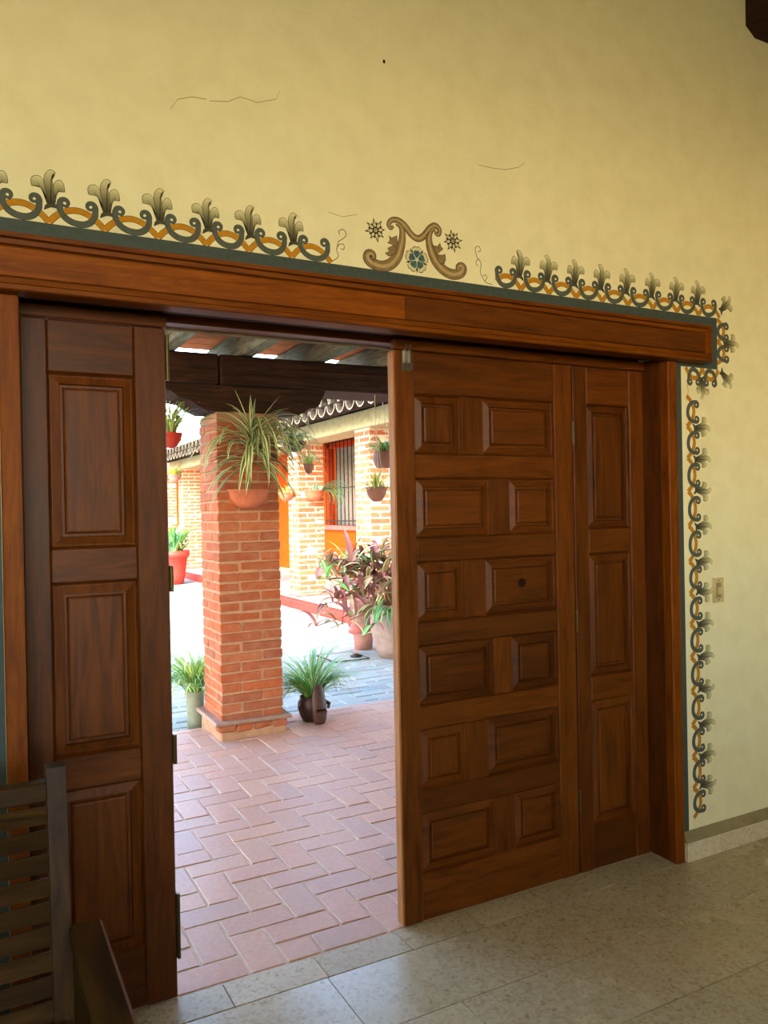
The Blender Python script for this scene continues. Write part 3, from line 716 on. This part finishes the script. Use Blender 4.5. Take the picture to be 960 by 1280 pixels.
# ledge and eroded foot
q = MB(); q.box(CX-.045, CX+CS+.045, CY-.035, CY+CS+.03, .098, .125, .006, .006); q.build('ledge', M['jar'], col1, label='worn stone ledge round the foot')
q = MB(); q.box(CX-.012, CX+CS+.012, CY-.015, CY+CS+.015, -.07, .098, .012, .006); q.build('foot', M['mortar'], col1, label='crumbling mortar foot')
x = CX-.03
for k, wd in enumerate((.13, .11, .14, .11)):
    q = MB(); q.box(x+.005, x+wd-.006, CY-.026, CY+.05, .042+R.uniform(-.006, .006), .096, .012, .008); q.build('brick', M['brick'], col1); x += wd
# corbel + beam
def zap():
    p = [(1.10, 2.325), (1.115, 2.285), (1.17, 2.275), (1.22, 2.235), (1.29, 2.222), (1.34, 2.185), (1.41, 2.155), (2.04, 2.155), (2.09, 2.175), (2.12, 2.20), (2.17, 2.205), (2.205, 2.24), (2.225, 2.285), (2.245, 2.325)]
    return p
cb = MB().prism(zap(), 'y', 5.06, 5.40).build('porch_corbel', M['dark_x'])
tag(cb, 'dark carved bolster block with curved ends resting on the brick column', 'corbel', kind='thing')
q = MB(); q.box(-7.0, 1.475, 5.02, 5.42, 2.328, 2.524, .012, .004); q1 = q.build('porch_beam', M['dark_x'])
tag(q1, 'dark hewn porch beam, the length ending over the near half of the column', 'beam', kind='thing'); q1['label'] = 'dark hewn porch beam running off behind the narrow bench-side door leaf'
q = MB(); q.box(1.482, 8.0, 5.02, 5.42, 2.328, 2.524, .012, .004); q2 = q.build('porch_beam', M['dark_x'])
tag(q2, 'dark cracked porch beam running from the column behind the wide door leaf', 'beam', kind='thing')
for za, xa, xb in ((2.40, 1.5, 2.6), (2.455, 1.9, 3.2)):
    q = MB(); q.prism([(xa, za), (xb, za+.006), (xb, za+.009), (xa+.2, za+.005)], 'y', 5.0195, 5.03); q.build('split', M['hole'], q2)
for k, x in enumerate((-.5, .02, .545, 1.10, 1.62, 2.15, 2.68, 3.2, 3.75)):
    q = MB(); q.box(x, x+.115, 2.57, 5.83, 2.530, 2.70, .012, .003); o = q.build('porch_rafter', M['grey_y'])
    lab = {2: 'weathered grey rafter crossing above the porch, half hidden by the narrow leaf', 3: 'weathered grey rafter over the porch just before the brick column', 4: 'weathered grey rafter directly over the brick column', 5: 'weathered grey rafter over the porch nearest the wide leaf', 6: 'weathered grey rafter above the porch over the top corner of the wide leaf'}.get(k)
    tag(o, lab or 'weathered grey porch rafter beyond the edges of the doorway', 'rafter', 'porch rafters', 'thing')
dk = thing('porch_roof', 'orange brick boards laid across the grey porch rafters', 'roof', (1.5, 4, 2.70))
y = 2.60
while y < 5.7:
    bx('board', M['deck'], -7.0, 8.0, y, y+.196, 2.702, 2.735, dk, b=.003); y += .20

# ------------------------------------------------------------------ gallery across the courtyard
gf = bx('gallery_step', M['gallery_floor'], 4.80, 11, 7.0, 27, GZ-.05, 0.095, b=.01, kind='structure')
cbx = thing('red_curb', 'red painted curb along the pale gallery step', 'curb', (4.68, 15, GZ))
y = 7.0
while y < 27:
    bx('block', M['red_curb'], 4.645, 4.798, y+.004, y+.996, GZ-.01, .055, cbx, b=.012); y += 1.0
labs = ['brick gallery pillar behind the hanging pots, nearest the wide door leaf', 'sunlit brick gallery pillar beside the barred window with pots fixed to it', 'brick gallery pillar mostly behind the brick column', 'second hidden brick gallery pillar behind the brick column', 'distant sunlit brick gallery pillar beside the red pot', 'most distant brick gallery pillar at the end of the row']
for i, y in enumerate((9.42, 12.0, 14.55, 17.1, 19.7, 22.3)):
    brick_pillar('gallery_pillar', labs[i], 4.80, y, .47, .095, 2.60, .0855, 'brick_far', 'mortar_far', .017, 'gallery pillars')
    o = MB().box(4.76, 5.31, y-.04, y+.51, .0955, .15, .01, .004).build('pillar_plinth', M['clay_pink'])
    o.parent = bpy.data.objects[[q_.name for q_ in bpy.data.objects if q_.name.startswith('gallery_pillar')][-1]]; o.location = Vector(o.location)-Vector(o.parent.location); o.name = 'plinth'
gb = MB().box(4.77, 5.25, 6.2, 25.9, 2.60, 2.84, .01, .004).build('gallery_beam', M['concrete'])
tag(gb, 'long aged concrete beam carried by the gallery pillars', 'beam', kind='thing')
# orange wall with barred window
gw = MB(); WX = 7.0; wy0, wy1, wz0, wz1 = 13.95, 15.75, 1.18, 2.95
gw.box(WX, WX+.3, 6.0, wy0, .095, 3.6); gw.box(WX, WX+.3, wy1, 26, .095, 3.6); gw.box(WX, WX+.3, wy0, wy1, .095, wz0); gw.box(WX, WX+.3, wy0, wy1, wz1, 3.6)
gw.build('wall_gallery', M['orange'], kind='structure')
bx('wall_gallery_end', M['orange'], 4.8, 7.3, 26, 26.3, 0, 3.6, b=0, kind='structure')
bx('wall_courtyard_far', M['orange'], -12, 4.78, 26.0, 26.3, GZ-.05, 3.4, b=0, kind='structure')
bx('wall_courtyard_side', M['ceil'], -9.3, -9.0, 5.5, 25.99, GZ-.05, 3.4, b=0, kind='structure')
wn = thing('window_1', None, None, (WX, (wy0+wy1)/2, wz0), kind='structure')
bx('window_sill', M['clay_pink'], WX-.14, WX+.1, wy0-.12, wy1+.12, wz0-.10, wz0, wn, b=.01)
for a, b in ((wy0, wy0+.11), (wy1-.11, wy1)): bx('window_frame', M['orange_dark'], WX-.02, WX+.12, a, b, wz0, wz1, wn, b=.005)
bx('window_frame', M['orange_dark'], WX-.02, WX+.12, wy0, wy1, wz1-.12, wz1, wn, b=.005)
bx('shutter', M['shutter'], WX+.12, WX+.16, wy0+.11, 14.55, wz0, wz1-.12, wn, b=.005)
bx('pane', M['glass'], WX+.15, WX+.16, 14.56, wy1-.11, wz0, wz1-.12, wn, b=0)
bx('pane', M['yellow_pane'], WX+.14, WX+.149, 13.98+.12, 14.62, 2.25, wz1-.12, wn, b=0)
for k in range(10):
    y = wy0+.06+k*(wy1-wy0-.12)/9; MB().tube([(WX-.07, y, wz0), (WX-.07, y, wz1+.02)], .011, 6).build('bar', M['iron'], wn)
for z in (wz0+.08, 1.95, wz1-.03): bx('cross_bar', M['iron'], WX-.076, WX-.064, wy0, wy1, z, z+.025, wn, b=0)
o = bx('gallery_lintel', M['orange_dark'], 6.74, 6.998, 13.4, 16.05, 2.97, 3.13, b=.02); tag(o, 'deep orange painted beam above the barred window', 'beam', kind='thing')
for k, y in enumerate((8.7, 10.6, 12.5)):
    o = MB().tube([(4.70, y, 2.93), (6.98, y, 3.12)], .085, 10).build('gallery_rafter', M['grey_x'])
    tag(o, 'round log rafter end resting on the concrete gallery beam', 'rafter', 'gallery log rafters', 'thing')
o = MB().tube([(5.28, 16.25, 2.70), (6.98, 16.25, 2.98)], .11, 12).build('gallery_rafter', M['concrete']); tag(o, 'thick yellowish round log end beside the deep orange painted beam', 'rafter', kind='thing')
# gallery roof: barrel tiles
def barrel(Lx, r, pitch, th=.016):
    q = MB(); seg = 7; A = [PI*k/seg for k in range(seg+1)]
    def P(x, a, rr): return (x, rr*math.cos(a), rr*math.sin(a)+math.tan(pitch)*x)
    for x0_, x1_, in ((0, Lx),):
        for k in range(seg):
            a, b = A[k], A[k+1]
            q.poly([P(x0_, a, r), P(x1_, a, r*.84), P(x1_, b, r*.84), P(x0_, b, r)])
            q.poly([P(x0_, a, r-th), P(x0_, b, r-th), P(x1_, b, r*.84-th), P(x1_, a, r*.84-th)])
            q.poly([P(x0_, a, r), P(x0_, b, r), P(x0_, b, r-th), P(x0_, a, r-th)], 1)
    return q
def pan(Lx, r, pitch, th=.016):
    q = MB(); seg = 6; A = [PI+PI*k/seg for k in range(seg+1)]
    def P(x, a, rr): return (x, rr*math.cos(a), rr*math.sin(a)+math.tan(pitch)*x)
    for k in range(seg):
        a, b = A[k], A[k+1]
        q.poly([P(0, a, r), P(0, b, r), P(Lx, b, r*.9), P(Lx, a, r*.9)]); q.poly([P(0, a, r-th), P(Lx, a, r*.9-th), P(Lx, b, r*.9-th), P(0, b, r-th)])
        q.poly([P(0, a, r), P(0, b, r), P(0, b, r-th), P(0, a, r-th)], 1)
    return q
PT = rad(11)
cov = barrel(.50, .135, PT).mesh('roof_tile', [M['tile_dark'], M['tile_lip']]); pn = pan(.50, .13, PT).mesh('roof_tile', [M['tile_dark'], M['tile_lip']])
gr = thing('tiled_roof', 'weathered barrel-tiled roof with pale lips above the concrete gallery beam', 'roof', (4.2, 10, 2.84))
nt_ = 0; y = 6.9
while y < 21:
    for c_ in range(3):
        xx = c_*.38; zz = xx*math.tan(PT)+c_*.012
        put(cov, 'roof_tile', (xx, y-10, zz+.03), gr, (0, 0, 0)); put(pn, 'roof_tile', (xx+.02, y+.145-10, zz+.02), gr)
        nt_ += 2
    y += .29
bx('roof_sheet', M['tile_dark'], 5.3, 9.0, 6.9, 26, 3.10, 3.14, gr, b=0)
# tile verge of the neighbouring wing
vr = thing('tiled_verge', 'short stepped verge of sunlit roof tiles dipping below the dark porch beam', 'roof', (1.0, 8.3, 2.9))
cov2 = barrel(.34, .09, rad(-24)).mesh('roof_tile', [M['tile_lip'], M['tile_lip']])
for c_ in range(5):
    for r_ in range(3): put(cov2, 'roof_tile', (.95-c_*.24, r_*.2, -.11+c_*.24*math.tan(rad(24))+c_*.02), vr)
bx('rafter', M['dark_x'], -1.2, 1.0, 8.3, 8.7, 2.83, 2.95, vr, b=.01)
bx('post', M['concrete'], .35, .6, 8.4, 8.65, GZ, 2.83, vr, b=.01)

# ------------------------------------------------------------------ plants
def blade_mesh(name, L, w_, rise, droop, mat, n=7, fold=.25):
    """starts at origin, arches towards +x"""
    q = MB(); pts = []; a = rise; p = Vector((0, 0, 0)); ds = L/n
    for i in range(n+1):
        pts.append((p.copy(), a)); p = p+Vector((math.cos(a), 0, math.sin(a)))*ds; a -= droop/n*(0.5+i/n)
    for i in range(n):
        def wd(k): t = k/n; return w_*(.45+.55*math.sin(PI*min(1, t*1.5+.15)*.5))*(1-t**2.2)+.0006
        (p0, a0), (p1, a1) = pts[i], pts[i+1]; w0, w1 = wd(i), wd(i+1)
        f0 = Vector((-math.sin(a0), 0, math.cos(a0)))*w0*fold; f1 = Vector((-math.sin(a1), 0, math.cos(a1)))*w1*fold
        l0, l1 = p0+Vector((0, w0, 0))+f0, p1+Vector((0, w1, 0))+f1; r0, r1 = p0-Vector((0, w0, 0))+f0, p1-Vector((0, w1, 0))+f1
        t0, t1 = i/n, (i+1)/n
        q.poly([p0, p1, l1, l0], 0, [(.5, t0), (.5, t1), (1, t1), (1, t0)]); q.poly([r0, r1, p1, p0], 0, [(0, t0), (0, t1), (.5, t1), (.5, t0)])
    return q.mesh(name, mat)
def tuft(parent, at, n, L, w_, mats, rise=(.6, 1.4), droop=(1.6, 3.0), name='leaf', spread=.012, az=None, rr=R):
    var = [blade_mesh(name, L*rr.uniform(.75, 1.15), w_*rr.uniform(.8, 1.2), rr.uniform(*rise), rr.uniform(*droop), M[mats[k % len(mats)]]) for k in range(8)]
    for k in range(n):
        a = rr.uniform(0, 2*PI) if az is None else rr.uniform(*az); s_ = rr.uniform(.65, 1.12)
        put(rr.choice(var), name, (at[0]+math.cos(a)*spread*rr.random(), at[1]+math.sin(a)*spread*rr.random(), at[2]), parent, (rr.uniform(-.15, .15), rr.uniform(-.2, .2), a), (s_, s_, s_))
def pot_prof(r, h, kind):
    if kind == 'bowl': return [(0, 0), (r*.35, 0), (r*.62, h*.18), (r*.88, h*.5), (r, h*.9), (r*1.05, h*.92), (r*1.05, h), (r*.93, h), (r*.88, h*.85), (r*.8, h*.8), (0, h*.8)]
    if kind == 'cone': return [(0, 0), (r*.6, 0), (r*.72, h*.3), (r*.86, h*.8), (r*.98, h*.82), (r, h), (r*.88, h), (r*.84, h*.88), (0, h*.86)]
    if kind == 'jar': return [(0, 0), (r*.66, 0), (r*.84, h*.2), (r, h*.55), (r*.97, h*.78), (r*.8, h*.9), (r*.84, h*.95), (r*.84, h), (r*.72, h), (r*.7, h*.9), (0, h*.88)]
    return [(0, 0), (r*.92, 0), (r, h*.3), (r, h*.9), (r*1.06, h*.92), (r*1.06, h), (r*.9, h), (r*.88, h*.9), (0, h*.88)]
def pot(parent, r, h, kind, mat, at=(0, 0, 0), half=False, name='pot'):
    q = MB(); q.sm = True
    if half: q.lathe(pot_prof(r, h, kind), at, 16, PI, 2*PI)
    else: q.lathe(pot_prof(r, h, kind), at, 24)
    me = q.mesh(name, M[mat]); o = put(me, name, (0, 0, 0), parent)
    return o
def hanging(label, x, y, z, r, h, kind, mat, n, L, w_, mats, ztop=None, name='hanging_pot', rise=(.5, 1.4), droop=(1.6, 3.2)):
    t = thing(name, label, 'plant pot', (x, y, z))
    pot(t, r, h, kind, mat); q = MB(); q.lathe([(0, h*.87), (r*.82, h*.84)], seg=14); put(q.mesh('soil', M['soil']), 'soil', (0, 0, 0), t)
    tuft(t, (0, 0, h*.85), n, L, w_, mats, rise, droop, spread=r*.5)
    if ztop:
        for k in range(3):
            a = 2*PI*k/3+.3; q = MB(); q.tube([(r*math.cos(a), r*math.sin(a), h), (0, 0, min(ztop-z, h+.45))], .0022, 5); put(q.mesh('cord', M['cord']), 'cord', (0, 0, 0), t)
        q = MB(); q.tube([(0, 0, min(ztop-z, h+.45)), (0, 0, ztop-z)], .0028, 5); put(q.mesh('cord', M['cord']), 'cord', (0, 0, 0), t)
    return t
def at(x, y, dist_y):
    p = px_on_wall(x, y, dist_y); return p

# striped dracaena on the brick column
dr = thing('wall_planter', 'striped long-leaved plant in a half-round terracotta pot fixed to the brick column', 'plant', (1.662, CY, 1.515))
q = MB(); q.sm = True; q.lathe(pot_prof(.135, .125, 'bowl'), (0, 0, 0), 18, PI, 2*PI); put(q.mesh('pot', M['clay']), 'pot', (0, -.002, 0), dr)
q = MB(); q.box(-.13, .13, -.012, -.001, .03, .125); put(q.mesh('pot_back', M['clay']), 'pot_back', (0, 0, 0), dr)
q = MB(); q.lathe([(0, .108), (.12, .106)], seg=14, a0=PI, a1=2*PI); put(q.mesh('soil', M['soil']), 'soil', (0, 0, 0), dr)
q = MB(); q.tube([(0, -.06, .10), (-.01, -.075, .3), (.01, -.09, .50)], [.012, .011, .009], 8); put(q.mesh('stem', M['stem']), 'stem', (0, 0, 0), dr)
r3 = random.Random(11)
def dleaf(L, w_, rise, droop, a, z, mats=('l_varieg',)):
    me = blade_mesh('leaf', L, w_, rise, droop, M[r3.choice(mats)], 9, .3)
    put(me, 'leaf', (0.005+math.cos(a)*.01, -.088+math.sin(a)*.01, z), dr, (r3.uniform(-.1, .1), 0, a))
for k in range(44):
    ri = r3.uniform(.1, 1.0); dleaf(r3.uniform(.40, .66), r3.uniform(.015, .022), ri, ri+r3.uniform(1.75, 2.3), rad(r3.uniform(-205, 25)), r3.uniform(.36, .50))
for k in range(26): dleaf(r3.uniform(.34, .50), r3.uniform(.015, .021), r3.uniform(-.6, .35), r3.uniform(.9, 1.35), rad(r3.uniform(-200, 20)), r3.uniform(.28, .46))
for k in range(9): dleaf(r3.uniform(.22, .34), .013, r3.uniform(.7, 1.2), r3.uniform(.6, 1.6), rad(r3.uniform(-190, 10)), .50)
for a, L, ri in ((-100, .24, 1.45), (175, .29, 1.28), (-60, .22, 1.5), (0, .32, .95)): dleaf(L, .015, ri, .15, rad(a), .50)
for a, L, ri, dp in ((5, .36, .35, 1.0), (-8, .44, -.1, 1.4), (190, .38, .2, 1.6), (-15, .38, -.35, .9), (2, .38, -.5, .7)): dleaf(L, .022, ri, dp, rad(a), .42, ('l_dark',))

# spider plant in tall pot, near side of column
p = at(247, 908, 5.72); t = thing('potted_spider_plant', 'pale striped spider plant spilling from a tall slim grey-green pot beside the brick column', 'plant', (1.455, 5.72, GZ))
pot(t, .062, .27, 'tall', 'pot_grey'); tuft(t, (0, 0, .25), 200, .56, .0095, ['l_spider', 'l_spider_y', 'l_green'], (.7, 1.45), (2.0, 3.4), spread=.05)
q = MB(); q.lathe([(0, .240), (.054, .238)], seg=12); put(q.mesh('soil', M['soil']), 'soil', (0, 0, 0), t)
# spider plant in dark face pot
t = thing('face_pot', 'bushy spider plant in a dark clay pot with a long face-shaped front', 'plant', (2.165, 5.22, 0))
pot(t, .105, .17, 'jar', 'clay_dark')
q = MB(); q.sm = True; q.lathe([(0, 0), (.035, .004), (.05, .03), (.056, .08), (.054, .16), (.045, .215), (.028, .25), (0, .262)], seg=14)
me = q.mesh('face', M['clay_dark'])
for v in me.vertices: v.co.y = v.co.y*.55-.125-(.02 if v.co.z < .12 else 0); v.co.z *= 1.06
put(me, 'face', (-.005, 0, 0), t)
q = MB(); q.box(-.038, .030, -.179, -.14, .098, .110, .003); put(q.mesh('mouth', M['hole']), 'mouth', (0, 0, 0), t)
q = MB(); q.box(-.046, .038, -.182, -.14, .082, .097, .005); put(q.mesh('lip', M['clay_dark']), 'lip', (0, 0, 0), t)
for s_ in (-1, 1): q = MB(); q.tube([(s_*.09, -.03, .12), (s_*.112, -.045, .11), (s_*.10, -.055, .08)], [.018, .014, .009], 8); put(q.mesh('handle', M['clay_dark']), 'handle', (0, 0, 0), t)
q = MB(); q.lathe([(0, .152), (.074, .15)], seg=12); put(q.mesh('soil', M['soil']), 'soil', (0, 0, 0), t)
tuft(t, (0.02, .04, .15), 265, .50, .0080, ['l_spider', 'l_green', 'l_spider_y'], (.55, 1.4), (1.7, 3.3), spread=.06, az=(-.45, PI+.45))

# big jar with purple-red shrub
JXc, JYc = 4.02, 7.35
t = thing('shrub_jar', 'tangled purple and green shrub growing from a taupe clay jar by the wide door leaf', 'plant', (JXc, JYc, GZ))
pot(t, .27, .56, 'jar', 'jar', )
q = MB(); q.lathe([(0, .50), (.18, .49)], seg=14); put(q.mesh('soil', M['soil']), 'soil', (0, 0, 0), t)
r4 = random.Random(5); lv = []
for k in range(14): lv.append(blade_mesh('leaf', r4.uniform(.15, .25), r4.uniform(.016, .027), r4.uniform(.4, 1.2), r4.uniform(1.0, 2.6), M[['l_red', 'l_olive', 'l_red', 'l_cream', 'l_olive', 'l_green', 'l_red'][k % 7]], 6, .35))
nl = 0
for k in range(38):
    a = r4.uniform(0, 2*PI) if k % 3 == 0 else r4.uniform(PI*.72, PI*1.25); rr_ = r4.uniform(.10, .55) if k % 3 == 0 else r4.uniform(.4, .88); zt = r4.uniform(.80, 1.22)-max(0, rr_-.35)*.55
    if k % 4 == 1: zt -= .32
    e = Vector((math.cos(a)*rr_, math.sin(a)*rr_*.8, zt)); mid_ = Vector((e.x*.45, e.y*.45, .5+(zt-.5)*.75+.1)); b0 = Vector((math.cos(a)*.08, math.sin(a)*.08, .5))
    q = MB(); q.tube([b0, mid_, e], [.010, .008, .005], 6); put(q.mesh('stem', M['stem']), 'stem', (0, 0, 0), t)
    for j in range(8):
        f_ = .45+.55*j/5 if j < 5 else 1.0; f_ = min(f_, 1); c = (b0.lerp(mid_, f_*2) if f_ < .5 else mid_.lerp(e, f_*2-1)); s_ = r4.uniform(1.1, 1.7)
        if nl < 290: put(r4.choice(lv), 'leaf', c, t, (r4.uniform(-.4, .4), r4.uniform(-.5, .5), r4.uniform(0, 2*PI)), (s_, s_, s_)); nl += 1
tuft(t, (-.17, -.16, .50), 22, .46, .008, ['l_green', 'l_teal'], (.2, .8), (3.0, 4.0), spread=.05, az=(PI*.95, PI*1.6), name='trailing_blade')

# second smaller pot behind
t = thing('slim_planter', 'slim tapering terracotta pot half hidden behind the taupe clay jar under the shrub', 'plant pot', (3.92, 7.92, GZ)); pot(t, .16, .60, 'cone', 'clay_pink')
# pink wading bird ornament and drain plate
t = thing('bird_ornament', 'small pink long-legged bird ornament on a black foot beside the clay jar', 'ornament', (3.62, 7.50, GZ+.012))
q = MB(); q.sm = True; q.lathe([(0, 0), (.06, 0), (.065, .015), (.03, .03), (0, .032)], seg=14); put(q.mesh('base', M['iron']), 'base', (0, 0, 0), t)
for s_ in (-1, 1): q = MB(); q.tube([(s_*.012, 0, .03), (s_*.012, 0, .24)], .0045, 6); put(q.mesh('leg', M['flamingo']), 'leg', (0, 0, 0), t)
q = MB(); q.sm = True; q.tube([(-.09, 0, .27), (-.06, 0, .29), (0, 0, .29), (.05, 0, .27), (.09, 0, .24)], [.008, .045, .058, .04, .006], 12); put(q.mesh('body', M['flamingo']), 'body', (0, 0, 0), t)
q = MB(); q.sm = True; q.tube([(-.05, 0, .31), (-.09, 0, .37), (-.07, 0, .43), (-.08, 0, .48), (-.11, 0, .47), (-.13, 0, .44)], [.016, .011, .010, .018, .013, .004], 8); put(q.mesh('neck', M['flamingo']), 'neck', (0, 0, 0), t)
dp = thing('drain_cover', 'thin square drain cover lying flat on the grey courtyard pavers', 'drain cover', (3.60, 7.55, GZ))
bx('plate', M['paver'], 3.32, 3.70, 7.38, 7.80, GZ+.001, GZ+.010, dp, b=.002)
for a in ((3.305, 3.318, 7.365, 7.815), (3.702, 3.715, 7.365, 7.815), (3.318, 3.702, 7.365, 7.378), (3.318, 3.702, 7.802, 7.815)): bx('rim', M['iron'], *a, GZ, GZ+.012, dp, b=0)

# hanging pots
HB = 2.3275
def hp(label, x, ypx, yy, *a, **k):
    p = at(x, ypx, yy); return hanging(label, p.x, yy, p.z, *a, **k)
hp('round dusty clay pot of spider plant, hanging higher beside the wide door leaf', 480, 585, 5.40, .088, .13, 'jar', 'clay_pink', 80, .22, .0065, ['l_spider_y', 'l_green', 'l_spider'], HB)
hp('shallow clay bowl with lime spiky leaves, hanging lower by the wide leaf', 471, 627, 5.09, .078, .105, 'bowl', 'clay_pink', 60, .21, .007, ['l_lime', 'l_spider_y'], HB, rise=(.3, 1.5), droop=(.8, 2.6))
hp('dark wide bowl with feathery green leaves hanging just clear of the brick column', 368, 565, 5.30, .085, .075, 'bowl', 'clay_dark', 60, .20, .0055, ['l_teal', 'l_green', 'l_spider_y'], 2.19)
hp('small pot smothered in pale yellow-green leaves, hanging below and beyond the dark wide bowl', 386, 592, 5.36, .04, .07, 'bowl', 'clay_pink', 60, .17, .006, ['l_spider_y', 'l_lime', 'l_spider_y'], 2.20)
hp('red clay pot of arching spider plant hanging past the edge of the narrow door leaf', 213, 560, 5.32, .08, .10, 'bowl', 'clay_red', 90, .40, .007, ['l_spider', 'l_spider_y'], HB, rise=(.7, 1.4), droop=(1.6, 2.8))
# pots fixed on the pillars
p = at(383, 626, 11.95); t = hanging('terracotta trough on the sunlit pillar with blue-green leaves trailing over its edge', 5.02, 11.84, p.z, .165, .17, 'bowl', 'clay', 16, .30, .011, ['l_teal'], name='wall_pot')
tuft(t, (.08, -.05, .14), 40, .62, .015, ['l_teal', 'l_green'], (.2, .9), (2.6, 3.6), az=(-1.0, .5))
hanging('little clay pot with a lime tuft fixed to the courtyard side of the sunlit pillar', 4.675, 12.2, p.z, .13, .15, 'bowl', 'clay', 26, .25, .011, ['l_lime', 'l_spider_y'], name='wall_pot')
p = at(226, 603, 19.8); hanging('distant yellowish plant in a small pot fixed to a far sunlit pillar', 4.64, 19.85, p.z, .16, .2, 'bowl', 'clay_pink', 60, .36, .018, ['l_spider_y', 'l_lime'], name='wall_pot')
# red pot, far
t = thing('red_pot_plant', 'big red clay pot with a tall green strap-leaved plant far across the bright courtyard', 'plant', (4.05, 17.6, GZ))
pot(t, .36, .74, 'cone', 'clay_red'); tuft(t, (0, 0, .7), 150, .85, .028, ['l_green', 'l_teal', 'l_spider'], (.7, 1.5), (1.0, 2.6), spread=.2)
